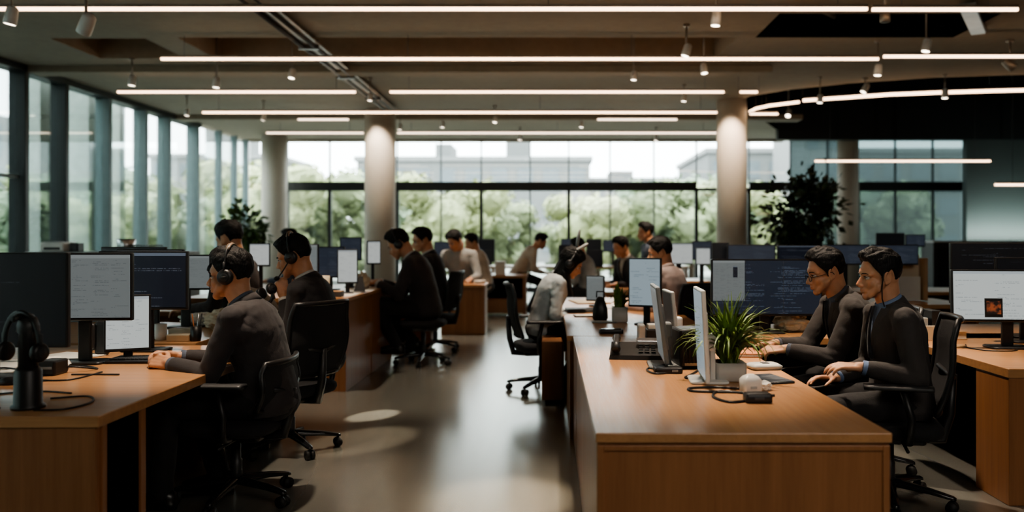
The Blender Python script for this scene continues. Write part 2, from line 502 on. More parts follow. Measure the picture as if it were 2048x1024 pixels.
# left glazed wall
fins = [10.2, 11.35, 12.6, 13.65, 15.0, 16.35, 17.35, 18.75]
mb = MB()
mb.box((XL - .25, -1.5, ZC - .10), (XL + .02, 18.9, ZC + .02)); struct('trim_2', mb, M['frame'])
struct('trim_3', MB().box((XL - .25, -1.5, -.02), (XL + .02, 22, .10)), M['frame'])
ys = [-1.5, 1.0, 3.4, 5.6, 7.6, 9.0] + fins
for i in range(len(ys) - 1):
    y0, y1 = ys[i], ys[i + 1]
    o = bpy.data.objects.new('window_%d' % (i + 1), None); COL.objects.link(o); o['kind'] = 'structure'
    o.location = (XL - .1, (y0 + y1) / 2, 0)
    h = (y1 - y0) / 2
    mb = MB(); mb.box((-.02, -h + .02, .1), (-.005, h - .02, ZC - .1)); mb.build('window_pane', M['glass_tint' if i < 10 else 'glass'], o)
    mb = MB(); mb.box((-.14, h - .05, .1), (.12, h + .05, ZC - .1), .008)
    mb.build('window_frame', M['frame'] if y1 < 14 else M['fin'], o)
    if i < 7 or i == 7:
        MB().box((-.04, -h + .05, 2.32), (.02, h - .05, 2.37)).build('transom_bar', M['fin'], o)
# left wall past the fins: bright clear panes
for k, (y0, y1) in enumerate([(18.75, 20.2), (20.2, 21.2), (21.2, 22.0)]):
    o = bpy.data.objects.new('window_%d' % (20 + k), None); COL.objects.link(o); o['kind'] = 'structure'
    o.location = (XL - .1, (y0 + y1) / 2, 0); h = (y1 - y0) / 2
    MB().box((-.02, -h, .1), (-.005, h, ZC - .05)).build('window_pane', M['glass'], o)
    MB().box((-.1, h - .04, .1), (.06, h + .04, ZC)).build('window_frame', M['fin'], o)
# back glazed wall
UP = [-8.0, -7.0, -5.87, -4.07, -2.9, -1.83, -.53, .5, 1.6, 2.77, 3.9, 5.3, 6.4, 7.4, 8.2, 9.2, 10.2, 11.2, 12.6]
THICK = {-7.0, -5.87, -4.07, -1.83, .5, 3.9, 5.3, 8.2, 11.2}
for i in range(len(UP) - 1):
    x0, x1 = UP[i], UP[i + 1]
    o = bpy.data.objects.new('window_%d' % (30 + i), None); COL.objects.link(o); o['kind'] = 'structure'
    o.location = ((x0 + x1) / 2, YB, 0); h = (x1 - x0) / 2
    g = M['glass'] if x1 < 6.5 else M['glass_frost']
    mb = MB(); mb.box((-h, 0, .1), (h, .015, 2.71)); mb.build('window_pane', g, o)
    mb = MB(); mb.box((-h, 0, 2.88), (h, .015, ZC - .02)); mb.build('window_pane', g, o)
    t = .045 if x1 in THICK else .018
    mb = MB(); mb.box((h - t, -.06, .05), (h + t, .06, 2.72)); mb.box((h - .016, -.04, 2.86), (h + .016, .04, ZC))
    mb.build('window_frame', M['frame'], o)
    if x0 >= -7.1 : MB().box((-h, -.10, 2.68), (h, .10, 2.92 if x1 < 4 or x1 > 5.4 else 2.76)).build('transom_bar', M['frame'], o)
struct('trim_4', MB().box((XL, YB - .1, -.02), (XR, YB + .1, .12)), M['frame'])
struct('trim_5', MB().box((XL, YB - .12, ZC - .06), (6.2, YB + .12, ZC + .05)), M['concrete'])
# columns
for x, y, r, nm in ((-3.50, 17.0, .315, 'second'), (3.48, 15.8, .285, 'third'), (-7.05, 21.1, .32, 'first'), (7.55, 20.9, .26, 'fourth')):
    mb = MB(); mb.lathe([(r, -.01), (r, ZC + .02 if x < 6 else 3.9)], 40)
    o = struct('column', mb, M['column']); o.location = (x, y, 0)

# ------------------------------------------------------------------ lights on the ceiling
SPLIT = 'linear ceiling lights'
def strip(x0, x1, y, z, label, m='strip', wires=True, th=.034):
    t = thing('linear_light', label, 'ceiling light', ((x0 + x1) / 2, y, z), 0, SPLIT)
    h = (x1 - x0) / 2
    MB().box((-h, -.016, th * .5), (h, .016, th * .5 + .03), .004).build('housing', M['alu'], t)
    MB().box((-h, -.018, -th / 2), (h, .018, th / 2), .006).build('diffuser', M[m], t)
    n = max(2, int((x1 - x0) / 2))
    for k in range(n):
        x = -h + .3 + (2 * h - .6) * k / (n - 1)
        if in_arc((x0 + x1) / 2 + x, y): MB().tube([(x, 0, th), (x, 0, ZC + 3.1 - z)], .004, 5).build('suspension_wire', M['black'], t)
        elif not any(a < (x0 + x1) / 2 + x < b and c < y < d for a, b, c, d in COF + [BLK]): MB().tube([(x, 0, th), (x, 0, ZC - z - .02)], .004, 5).build('suspension_wire', M['steel'], t)
    return t
zs = 3.72
def stripp(px0, px1, py, z, label, **k):
    Y = 1650 * (z - CAM_H) / (478 - py)
    return strip((px0 - 1100) / 1650 * Y, (px1 - 1100) / 1650 * Y, Y, z, label, **k)
stripp(-120, 1735, 18, zs, 'longest and nearest warm linear light, along the top of the room')
stripp(1744, 2036, 19, zs, 'short warm linear light right of the longest one, under the black recess')
stripp(322, 1757, 118, zs, 'long warm linear light in the second row under the ceiling coffer')
stripp(1767, 2200, 113, zs, 'warm linear light at the right end of the second row, toward the right wall')
stripp(235, 711, 184, zs, 'short warm linear light in the third row near the window wall')
stripp(780, 1448, 184, zs, 'warm linear light in the third row ending at the lit column')
stripp(1480, 1515, 184, zs, 'very short linear light piece past the lit column by the curved opening')
stripp(405, 1434, 225, zs, 'warm linear light in the fourth row spanning between the columns')
stripp(1500, 1556, 228, zs, 'short linear light behind the right column under the curved opening')
stripp(533, 727, 266, zs, 'linear light in the last row left of the white column', m='strip_far')
stripp(795, 1434, 266, zs, 'linear light in the last row between the two columns before the windows', m='strip_far')
stripp(596, 697, 239, 3.8, 'short dim linear light near the left back column', m='strip_far')
stripp(1195, 1354, 239, 3.8, 'short dim linear light before the right column', m='strip_far')
strip(5.14, 8.54, 16.0, 2.91, 'hanging warm linear pendant before the dark back wall')
strip(7.55, 10.2, 14.0, 2.32, 'low hanging warm linear pendant at the right wall')
# curved strip
t = thing('curved_light', 'curved warm ceiling light following the round ceiling opening', 'ceiling light', (6.5, 14.5, 3.85))
def cpt(px, py):
    Y = 1650 * 2.45 / (478 - py); return V(((px - 1100) / 1650 * Y - 6.5, Y - 14.5, 0))
cp = [cpt(*p) for p in ((1500, 223), (1512, 217), (1540, 211), (1598, 204))]
MB().tube(cp, .024, 8).build('diffuser', M['strip'], t)
cp2 = [cpt(*p) for p in ((1606, 201), (1700, 194.5), (1780, 189), (1880, 185), (1980, 182), (2060, 180), (2150, 180))]
MB().tube(cp2, .027, 8).build('diffuser', M['strip'], t)
mb = MB(); mb.tube([p + V((0, .02, .05)) for p in cp2], .035, 6); mb.build('housing', M['black'], t)
for p in cp2[::2] + cp[1:2]: MB().tube([p + V((0, .01, .04)), p + V((0, .01, 3.3))], .005, 5).build('suspension_wire', M['black'], t)
# track spots
LAMPS = []
def spot(px, py, Y, tilt, az, label, size=1.0, on=True, power=0):
    p = fromlin(px, py, Y)
    t = thing('track_spotlight', label, 'spotlight', p, 0, 'small ceiling spotlights')
    zc = ZC
    for a, b, c, d in COF:
        if a < p.x < b and c < p.y < d: zc = ZC + .42
    a, b, c, d = BLK
    if a < p.x < b and c < p.y < d: zc = ZC + .7
    if in_arc(p.x, p.y): zc = ZC + 3.2
    size *= .8
    r = .055 * size
    Rm = Matrix.Rotation(az, 4, 'Z') @ Matrix.Rotation(tilt, 4, 'Y')
    MB().tube([(0, 0, .08 * size), (0, 0, zc - p.z - .02)], .012 * size, 8).build('stem', M['alu'], t)
    MB().lathe([(.045 * size, zc - p.z - .025), (.045 * size, zc - p.z)], 16).build('mounting_plate', M['alu'], t)
    mb = MB(Rm); mb.lathe([(r * .55, .1 * size), (r * .9, .08 * size), (r, 0), (r, -.06 * size), (r * .93, -.062 * size)], 18); mb.build('lamp_head', M['white' if on else 'alu'], t)
    mb = MB(Rm); mb.lathe([(.001, -.064 * size), (r * .85, -.064 * size), (r * .85, -.06 * size), (.001, -.06 * size)], 18, caps=False); mb.build('lens', M['lens'] if on else M['grey'], t)
    return t
SP = [(172, 52, 7.6, .7, -.6, 'big white spotlight tilted down over the left desk, nearest of all', 1.5),
      (22, 35, 7.8, .2, 0, 'white spotlight at the left end of the longest linear light', 1.3),
      (264, 163, 12.1, .1, 0, 'spotlight on a stem above the short third-row light, nearer the window wall', 1.2),
      (433, 167, 12.1, .1, 0, 'spotlight on a stem above the middle of the short third-row light', 1.2),
      (584, 149, 11.6, .2, 1, 'spotlight just below the conduit on the ceiling', 1.1),
      (1432, 40, 8.6, .1, 0, 'round spotlight under the longest linear light, left of the black recess', 1.2),
      (1373, 103, 10.2, .3, 0, 'spotlight tilted above the second-row linear light', 1.2),
      (1408, 139, 11.3, .2, 2, 'spotlight just below the second-row linear light, right of the coffer', 1.1),
      (1268, 153, 11.6, .1, 0, 'spotlight under the coffer, above the third-row light', 1.0),
      (1756, 142, 11.0, .1, 0, 'spotlight hanging at the gap in the second-row lights', 1.2),
      (1853, 93, 9.9, .2, 0, 'spotlight at the lower edge of the black ceiling recess', 1.2),
      (1770, 33, 8.7, .0, 0, 'dim spotlight at the break of the nearest linear light', 1.2),
      (2020, 130, 11.0, .8, 3, 'grey spotlight tilted sideways at the far right end of the second row', 1.4),
      (1640, 199, 13.5, .1, 0, 'spotlight hanging on the joint of the curved light', 1.1),
      (1730, 178, 13.6, .5, 0, 'spotlight tilted above the curved light, over its middle', 1.2),
      (1890, 189, 13.3, .05, 0, 'spotlight hung on the right part of the curved light', 1.2),
      (1577, 227, 16.8, .6, 1, 'spotlight aimed at the dark wall, behind the right column', 1.3),
      (1368, 197, 14.2, .1, 0, 'spotlight just left of the lit column, under the third-row light', 1.0),
      (374, 226, 15.2, .1, 0, 'spotlight near the window wall, left end of the fourth-row light', 1.0),
      (527, 236, 15.8, .3, 0, 'spotlight beneath the left part of the fourth-row light', 1.0),
      (800, 255, 17.4, .2, 0, 'spotlight beside the white column, on its right', 1.0),
      (885, 250, 17.0, .1, 0, 'spotlight in the back, second to the right of the white column', 1.0),
      (990, 240, 16.4, .2, 1, 'spotlight in the back, third to the right of the white column', 1.0),
      (1163, 250, 17.0, .1, 0, 'spotlight in the back above the middle of the last light row', 1.0),
      (1312, 277, 19.6, .1, 0, 'spotlight in front of the window head near the right column', 1.1),
      (1040, 276, 19.6, .1, 0, 'spotlight in front of the window head near the middle', 1.1),
      (740, 196, 13.6, .1, 0, 'spotlight at the far end of the conduit', .9)]
for px, py, Y, ti, az, lab, sz in SP: spot(px, py, Y, ti, az, lab, sz, on=('grey' not in lab and 'dim' not in lab))
# conduit along the ceiling
t = thing('ceiling_conduit', 'grey cable conduit with two pipes running along the concrete ceiling', 'conduit', (-3.2, 12, 3.96))
for dx, r in ((-.09, .03), (.06, .022)): MB().tube([(dx, -4.0, 0), (dx, 4.4, 0)], r, 8).build('pipe', M['dark_grey'], t)
MB().box((-.16, -4.2, .02), (.14, 4.6, .04)).build('cable_tray', M['alu'], t)
for y in (-3, -1, 1, 3): MB().box((-.15, y - .03, -.035), (.12, y + .03, .09)).build('clamp', M['steel'], t)
# fluorescent fittings in the black recess
t = thing('recess_light', 'pale flat light panel slanting out of the black ceiling recess', 'ceiling light', (5.0, 9.75, 3.96)); t.rotation_euler = (0, 0, R(58))
MB().box((-.7, -.09, .02), (.7, .09, .06), .006).build('housing', M['grey'], t)
MB().box((-.68, -.08, 0), (.68, .08, .02), .004).build('diffuser', mat('pale_panel', (.45, .5, .48), .4, Emission_Color=(.8, .9, .86), Emission_Strength=.12), t)
t = thing('recess_pipe', 'short light pipe crossing the left end of the black recess', 'pipe', (3.35, 10.25, 4.25)); t.rotation_euler = (0, 0, R(48))
MB().tube([(-.5, 0, 0), (.45, 0, 0)], .03, 8).build('pipe', M['grey'], t)
MB().box((-.62, -.06, -.06), (-.5, .06, .06), .01).build('end_bracket', M['dark_grey'], t)

# ------------------------------------------------------------------ lamp objects
def area(name, loc, rot, sx, sy, power, col, portal=False):
    l = bpy.data.lights.new(name, 'AREA'); l.shape = 'RECTANGLE'; l.size = sx; l.size_y = sy; l.energy = power; l.color = col
    o = bpy.data.objects.new(name, l); COL.objects.link(o); o.location = loc; o.rotation_euler = rot
    if portal:
        try: l.cycles.is_portal = True
        except Exception: pass
    return o
area('window_portal_back', (-1.0, YB + .25, 2.1), (-PI / 2, 0, 0), 14, 3.9, 10, (1, 1, 1), True)
area('window_portal_left', (XL - .4, 11, 2.1), (0, -PI / 2, 0), 3.9, 22, 10, (1, 1, 1), True)
def spl(loc, to, power, cone, col=(1, .82, .64), blend=.7, r=.06):
    l = bpy.data.lights.new('spot_lamp', 'SPOT'); l.energy = power * 2.2; l.color = col; l.spot_size = R(cone); l.spot_blend = blend; l.shadow_soft_size = r
    o = bpy.data.objects.new('spot_lamp', l); COL.objects.link(o); o.location = loc
    o.rotation_euler = (V(to) - V(loc)).to_track_quat('-Z', 'Y').to_euler()
    return o
# ------------------------------------------------------------------ outside
ext_wall = mat('pale_facade', s2l(126, 127, 126), .8, var=.05)  # outdoor haze is put into the muted facade colours
ext_wall2 = mat('grey_facade', s2l(110, 112, 111), .8, var=.05)
ext_win = mat('facade_glass', s2l(98, 106, 110), .5, var=.15)
ext_ground = mat('outside_paving', s2l(150, 150, 144), .9)
struct('ground', MB().box((-140, -40, -.5), (140, 160, -.35)), ext_ground)
def building(name, x0, x1, y, d, z, m, label, rows=4, cols=8, roof=None):
    t = thing(name, label, 'building', ((x0 + x1) / 2, y, -.35)); h = (x1 - x0) / 2
    MB().box((-h, 0, 0), (h, d, z)).build('facade', m, t)
    MB().box((-h - .2, -.2, z), (h + .2, d, z + .35)).build('roof_edge', ext_wall, t)
    for r in range(rows):
        mb = MB()
        for c in range(cols):
            a = -h + (c + .18) * 2 * h / cols; b = -h + (c + .82) * 2 * h / cols
            mb.box((a, -.06, z * (r + .3) / rows), (b, .02, z * (r + .78) / rows))
        mb.build('window_row', ext_win, t)
    if roof:
        for (a, b, hh) in roof: MB().box((a, 1, z), (b, 5, z + hh)).build('roof_structure', ext_wall2, t)
    return t
building('office_block', -14.5, 3.0, 62, 14, 7.6, ext_wall2, 'wide grey building outside behind the trees, left of the middle of the back windows', 3, 9, [(2.4, 4.2, 3.2), (-3, -1.8, 1.4)])
building('office_block', 3.4, 10.9, 70, 14, 6.6, ext_wall, 'lower pale building outside seen between the two grey ones', 3, 5, [(-2, 0, 1.0)])
building('office_block', 11.5, 30, 60, 14, 8.0, ext_wall2, 'grey building outside beyond the right half of the back windows', 3, 9)
building('tower_block', 15.4, 18.7, 50, 7, 10.0, ext_wall, 'pale tower outside rising above the grey building on the right', 6, 3)
building('tower_block', -32, -22, 66, 10, 8.2, ext_wall, 'pale block outside beyond the left end of the back windows', 4, 5, [(-1, 2, 3)])
# glazed neighbours outside the left windows
building('glass_annex', -22, -12, -4, 15, 9.5, mat('annex_grey', s2l(200, 212, 208), .6, var=.05), 'grey glazed annex outside the left windows', 4, 6)
def side_building(x, y0, y1, z, label, m, rows, cols):
    t = thing('side_building', label, 'building', (x, (y0 + y1) / 2, -.35)); h = (y1 - y0) / 2
    MB().box((-8, -h, 0), (0, h, z)).build('facade', m, t)
    for r in range(rows):
        mb = MB()
        for c in range(cols):
            a = -h + (c + .15) * 2 * h / cols; b = -h + (c + .85) * 2 * h / cols
            mb.box((-.02, a, z * (r + .2) / rows), (.06, b, z * (r + .82) / rows))
        mb.build('window_row', ext_win, t)
side_building(-16.5, 12, 23.5, 7.4, 'pale grey building close outside the left windows', mat('side_grey', s2l(205, 214, 210), .7, var=.05), 3, 7)
side_building(-30, 34, 50, 8.5, 'distant pale building outside beyond the corner of the glazing', ext_wall, 3, 7)
# pale outdoor columns along the left facade
for k, (y, w_) in enumerate(((11.9, .5), (14.4, .3), (15.9, .3), (17.0, .22))):
    o = struct('outside_column', MB().box((-.2, -w_ / 2, -.35), (.2, w_ / 2, 4.6), .01), mat('outdoor_column', s2l(205, 212, 205), .7)); o.location = (XL - 1.0, y, 0)
# trees
ext_leaf = [mat('tree_leaf_pale', s2l(158, 164, 122), .7, var=.3, nscale=.7), mat('tree_leaf_mid', s2l(143, 152, 118), .7, var=.3, nscale=.7), mat('tree_leaf_cool', s2l(130, 144, 122), .7, var=.3, nscale=.7)]  # haze is put into the pale, greyed leaf colours
def tree_mesh(seed, rad, hgt):
    rnd = random.Random(seed)
    mb = MB()
    blobs = [(V((rnd.uniform(-.7, .7) * rad, rnd.uniform(-.6, .6) * rad, hgt - rad * .9 + rnd.uniform(-.8, .7) * rad)), rad * rnd.uniform(.32, .55)) for _ in range(16)]
    for c, r in blobs:
        mb.ell(c, (r * .82, r * .82, r * .78), n=10, m=6)
        for _ in range(170):
            d = V((rnd.gauss(0, 1), rnd.gauss(0, 1), rnd.gauss(0, 1))).normalized()
            p = c + d * r * rnd.uniform(.7, 1.05)
            a = (d + V((rnd.uniform(-.6, .6), rnd.uniform(-.6, .6), rnd.uniform(-.6, .6)))).orthogonal().normalized() * rnd.uniform(.12, .26)
            b = d.cross(a).normalized() * rnd.uniform(.08, .17)
            mb.add([p - a, p - b * .7, p + a, p + b], [(0, 1, 2, 3)])
    tk = MB(); tk.tube([(0, 0, 0), (.05, 0, hgt * .4), (-.05, .1, hgt * .8)], [.16, .12, .05], 8)
    for k in range(5):
        a = k * 1.3; tk.tube([(0, 0, hgt * .45), (math.cos(a) * rad * .5, math.sin(a) * rad * .5, hgt * .7)], [.07, .025], 6)
    return mb, tk
kinds = []
for k, (rad, hgt) in enumerate(((2.3, 5.0), (1.9, 4.3), (2.6, 5.8))):
    t = thing('street_tree', 'tree', 'tree', (0, 0, -200))
    c, tk = tree_mesh(10 + k, rad, hgt)
    c.build('crown', ext_leaf[k], t, fix=False); tk.build('trunk', M['bark'], t); kinds.append(t)
used = set()
TREES = [(-10.6, 31, 0, 1.05), (-8.3, 33, 1, 1.1), (-12.6, 34, 2, 1.0), (-6.4, 36, 2, .9), (-4.3, 32, 0, .95), (-2.0, 34, 1, .82), (0.4, 36, 1, .6), (1.9, 33, 0, .8), (3.9, 36, 2, .9), (5.7, 33, 1, 1.05), (7.9, 37, 2, 1.0), (9.6, 33, 0, .9), (12.0, 36, 2, .9),
         (-15.5, 30, 1, 1.0), (-17.6, 34, 2, 1.0), (-14, 26.5, 1, .85), (-20, 30, 0, 1.0), (-18, 26, 2, .7), (-13.3, 22.8, 1, .6), (14.6, 34, 1, 1)]
WHERE = ['outside the second back window from the left', 'outside the third back window from the left', 'behind the first column', 'behind the white column', 'just right of the white column', 'outside the middle left panes', 'lowest, before the middle of the back windows', 'outside the middle right panes', 'outside the panes left of the right column', 'with the tallest tip, left of the right column', 'directly behind the right column', 'just right of the right column', 'behind the tall indoor plant', 'outside the glass corner', 'farthest beyond the glass corner', 'close to the glass corner', 'far out past the left windows', 'outside the last left window bays', 'small, right outside the left window bays', 'behind the frosted panes on the right']
for i, (x, y, k, s) in enumerate(TREES):
    o = kinds[k] if k not in used else dup(kinds[k]); used.add(k)
    place(o, (x, y, -.35), i * 1.7, ['pale yellow-green', 'grey-green', 'cool green'][k] + ' leafy tree ' + WHERE[i], 'trees outside the windows'); o.scale = (s, s, s * .86)
# ------------------------------------------------------------------ furniture kinds
def rrect(w, d, r, n=5):
    pts = []
    for cx, cy, a0 in ((w / 2 - r, d / 2 - r, 0), (-w / 2 + r, d / 2 - r, 90), (-w / 2 + r, -d / 2 + r, 180), (w / 2 - r, -d / 2 + r, 270)):
        for i in range(n):
            a = R(a0 + 90 * i / (n - 1)); pts.append((cx + r * math.cos(a), cy + r * math.sin(a)))
    return pts
def slab(mb, w, d, r, prof, c=(0, 0, 0), n=5):
    """rounded slab: prof = [(inset, z)]"""
    c = V(c)
    mb.loft([[c + V((x * (w - 2 * i) / w, y * (d - 2 * i) / d, z)) for x, y in rrect(w, d, r, n)] for i, z in prof])
BACK = [.47]
def back_pt(u, v, w=.46):
    """backrest surface, u -1..1 across, v 0..1 up"""
    z = .53 + BACK[0] * v
    x = -.235 - .21 * BACK[0] * v ** 1.3 + .045 * u * u - .03 * math.sin(PI * min(1, v * 1.3))
    ww = w / 2 * (.80 + .28 * math.sin(PI * (.2 + .62 * v)))
    return V((x, u * ww, z))
def chair_root(name, label, arms=True, back=True, seat_h=.46, back_h=.47):
    BACK[0] = back_h
    t = thing(name, label, 'office chair')
    dz = seat_h - .47
    mb = MB(); slab(mb, .50, .50, .13, [(.05, .385 + dz), (.012, .40 + dz), (0, .425 + dz), (.004, .45 + dz), (.03, .466 + dz), (.09, .472 + dz)]); mb.build('seat', M['seatfab'], t)
    mb = MB(); mb.cbox((-.02, 0, .37 + dz), (.30, .24, .05), .02); mb.tube([(-.05, .1, .37 + dz), (-.05, .33, .365 + dz)], .009, 8); mb.build('seat_mechanism', M['black'], t)
    if back:
        nu, nv = 11, 13
        for off in (0,):
            fr = [[back_pt(-1 + 2 * i / (nu - 1), j / (nv - 1)) + V((0, 0, dz)) for i in range(nu)] for j in range(nv)]
            bk = [[p + V((-.012, 0, 0)) for p in r] for r in fr]
            mb = MB()
            rings = [r + list(reversed(b)) for r, b in zip(fr, bk)]
            mb.loft(rings); b = mb.build('backrest', M['mesh'], t)
        loop = [back_pt(-1, j / 10) for j in range(11)] + [back_pt(-1 + 2 * i / 8, 1) for i in range(1, 8)] + [back_pt(1, 1 - j / 10) for j in range(11)] + [back_pt(1 - 2 * i / 8, 0) for i in range(1, 9)]
        mb = MB(); mb.tube([p + V((-.006, 0, dz)) for p in loop], .016, 8); mb.build('back_frame', M['black'], b)
        mb = MB(); mb.tube([(-.10, 0, .36 + dz), (-.26, 0, .37 + dz), (-.295, 0, .50 + dz), (-.31, 0, .52 + back_h * .4 + dz)], [.03, .03, .026, .02], 8); mb.tube([(-.268, -.17, .54 + back_h * .4 + dz), (-.312, 0, .50 + back_h * .4 + dz), (-.268, .17, .54 + back_h * .4 + dz)], .014, 8); mb.build('back_support', M['black'], t)
    if arms:
        for s in (-1, 1):
            mb = MB(); mb.tube([(-.05, s * .20, .385 + dz), (-.06, s * .30, .40 + dz), (-.07, s * .315, .52 + dz), (-.03, s * .30, .665 + dz)], [.018, .02, .02, .017], 8)
            a = mb.build('armrest', M['black'], t)
            mb = MB(); 
            mb.loft([[V((x, s * .30 + y * (.5 + .5 * k), .672 + dz + zz)) for k, (y, zz) in zip((1,) * 10, [(.045 * math.cos(2 * PI * q / 10), .016 * math.sin(2 * PI * q / 10)) for q in range(10)])] for x in (-.17, -.15, 0, .12, .15)])
            mb.build('arm_pad', M['charcoal'], a)
    mb = MB(); mb.lathe([(.03, .09), (.03, .22), (.024, .225), (.024, .37 + dz)], 14); mb.build('gas_column', M['charcoal'], t)
    for k in range(5):
        a = 2 * PI * k / 5 + .3; d = V((math.cos(a), math.sin(a), 0)); q = V((-d.y, d.x, 0))
        mb = MB()
        mb.loft([[d * r + q * y * wd + V((0, 0, z + zz * hh)) for y, zz in ((-1, -.3), (-.8, .7), (0, 1), (.8, .7), (1, -.3), (0, -.6))] for r, z, wd, hh in ((.0, .105, .034, .03), (.05, .105, .03, .03), (.2, .092, .024, .022), (.31, .075, .02, .016), (.325, .072, .014, .01))])
        l = mb.build('base_leg', M['black_gloss'], t)
        mb = MB(); c = d * .305
        for s in (-1, 1):
            e = V((-d.y, d.x, 0)).normalized()
            mb.tube([c + e * (.006 * s) + V((0, 0, .03)), c + e * (.026 * s) + V((0, 0, .03))], .03, 14)
        mb.tube([c + V((0, 0, .03)), c + V((0, 0, .07))], .008, 6)
        mb.build('caster', M['rubber'], l)
    return t
_proto = {}
def chair(x, y, rz, label, group='office chairs', key='full', z=0, **kw):
    if key not in _proto: o = _proto[key] = chair_root('office_chair' if key != 'stool' else 'office_stool', label, **kw)
    else: o = dup(_proto[key])
    return place(o, (x, y, z), rz, label, group)

def monitor(label, x, y, z, w, h, zb, scr, rz=0.0, tilt=0.0, base='flat', col='black', group='monitors on the desks', parts=True, th=.03, bez=.011, name='monitor', cat='monitor'):
    """x,y = foot on the desk at height z; zb = lower edge of the housing above the desk; screen faces -Y before turning"""
    t = thing(name, label, cat, (x, y, z), rz, group)
    T = Matrix.Translation((0, 0, zb + h / 2)) @ Matrix.Rotation(tilt, 4, 'X')
    mb = MB(T); mb.cbox((0, 0, 0), (w, th, h), .006); mb.cbox((0, th * .75, -.02), (w * .55, th * .8, h * .6), .012)
    hs = mb.build('housing', M[col], t)
    f = -th / 2 - .0012
    c = [T @ V(p) for p in ((-w / 2 + bez, f, -h / 2 + bez * 1.5), (w / 2 - bez, f, -h / 2 + bez * 1.5), (w / 2 - bez, f, h / 2 - bez), (-w / 2 + bez, f, h / 2 - bez))]
    sc = uvquad('screen', *c, M[scr], t)
    t['T'] = 0
    if parts:
        mb = MB(); mb.cbox((0, .05, (zb + h * .4) / 2 + .01), (min(.07, w * .2), .025, zb + h * .4), .006); mb.cbox((0, .035, zb + h * .4), (.08, .06, .08), .01); mb.build('neck', M[col], t)
        mb = MB(); slab(mb, min(.26, w * .6), .18, .03, [(.004, 0), (0, .004), (0, .010), (.006, .014)], (0, .03, 0)); mb.build('base', M[col], t)
    return t, sc, T
def sub_panel(scr, T, th, name, u0, v0, u1, v1, w, h, m, off=.002):
    f = -th / 2 - .0012 - off
    q = lambda u, v: T @ V((-w / 2 + u * w, f, -h / 2 + v * h))
    return uvquad(name, q(u0, v0), q(u1, v0), q(u1, v1), q(u0, v1), m, scr)
def keyboard(label, x, y, z, rz=0, w=.40, d=.13, col='charcoal', keys='dark_grey'):
    t = thing('keyboard', label, 'keyboard', (x, y, z), rz, 'keyboards')
    mb = MB(); slab(mb, w, d, .012, [(.003, 0), (0, .004), (0, .012), (.004, .016)]); mb.build('keyboard_base', M[col], t)
    mb = MB()
    for r in range(5):
        n = 14
        for k in range(n):
            cx = -w / 2 + .012 + (w - .024) * (k + .5) / n; cy = -d / 2 + .012 + (d - .024) * (r + .5) / 5
            mb.box((cx - w / n * .42, cy - .0095, .016), (cx + w / n * .42, cy + .0095, .021))
    mb.build('keys', M[keys], t)['kind'] = 'stuff'
    return t
def mouse(label, x, y, z, rz=0, col='black'):
    t = thing('computer_mouse', label, 'mouse', (x, y, z), rz, 'computer mice')
    mb = MB(); mb.loft([[V((.055 * math.cos(a) * k, .032 * math.sin(a) * k, zz)) for a in [2 * PI * i / 18 for i in range(18)]] for k, zz in ((.95, 0), (1, .008), (.95, .02), (.75, .03), (.4, .036), (.05, .038))]); mb.build('shell', M[col], t)
    mb = MB(); mb.tube([(.03, -.004, .034), (.03, .004, .034)], .009, 10); mb.build('scroll_wheel', M['grey'], t)
    return t
def cable(label, pts, r=.004, m='black', group='desk cables'):
    o = []
    P = [V(p) for p in pts]
    for i in range(len(P) - 1):
        p0, p1, p2, p3 = P[max(i - 1, 0)], P[i], P[i + 1], P[min(i + 2, len(P) - 1)]
        for k in range(6):
            t = k / 6
            o.append(.5 * ((2 * p1) + (-p0 + p2) * t + (2 * p0 - 5 * p1 + 4 * p2 - p3) * t * t + (-p0 + 3 * p1 - 3 * p2 + p3) * t ** 3))
    o.append(P[-1])
    mb = MB(); mb.tube(o, r, 6)
    return tag(mb.build('cable', M[m]), label, 'cable', group)
def papers(label, x, y, z, w=.21, d=.297, n=4, rz=0, m='paper', seed=1, name='paper_sheet'):
    rnd = random.Random(seed)
    mb = MB(); 
    for i in range(n):
        T = Matrix.Translation((rnd.uniform(-.008, .008) * (i > 0), rnd.uniform(-.008, .008) * (i > 0), 0)) @ Matrix.Rotation(rnd.uniform(-.05, .05) * (i > 0), 4, 'Z')
        mb.box((-w / 2, -d / 2, i * .003), (w / 2, d / 2, i * .003 + .0026), 0, T)
    o = mb.build(name if n < 3 else 'paper_stack', M[m]); o.location = (x, y, z); o.rotation_euler = (0, 0, rz)
    return tag(o, label, 'paper', 'papers on the desks')
def crumple(label, x, y, z, sx, sy, sz, m='cream', seed=1, name='crumpled_paper', cat='paper'):
    rnd = random.Random(seed)
    bm = bmesh.new(); bmesh.ops.create_icosphere(bm, subdivisions=4, radius=1)
    off = V((rnd.random() * 50, rnd.random() * 50, rnd.random() * 50))
    for v in bm.verts:
        n = noise.fractal(v.co * 1.7 + off, 1, 2, 4); rdg = abs(noise.noise(v.co * 3 + off))
        p = v.co * (1 + .25 * n - .35 * rdg)
        v.co = V((p.x * sx, p.y * sy, max(0, (p.z + .75) * sz * .6)))
    me = bpy.data.meshes.new(name); bm.to_mesh(me); bm.free()
    o = link(name, me, M[m]); o.location = (x, y, z)
    return tag(o, label, cat)
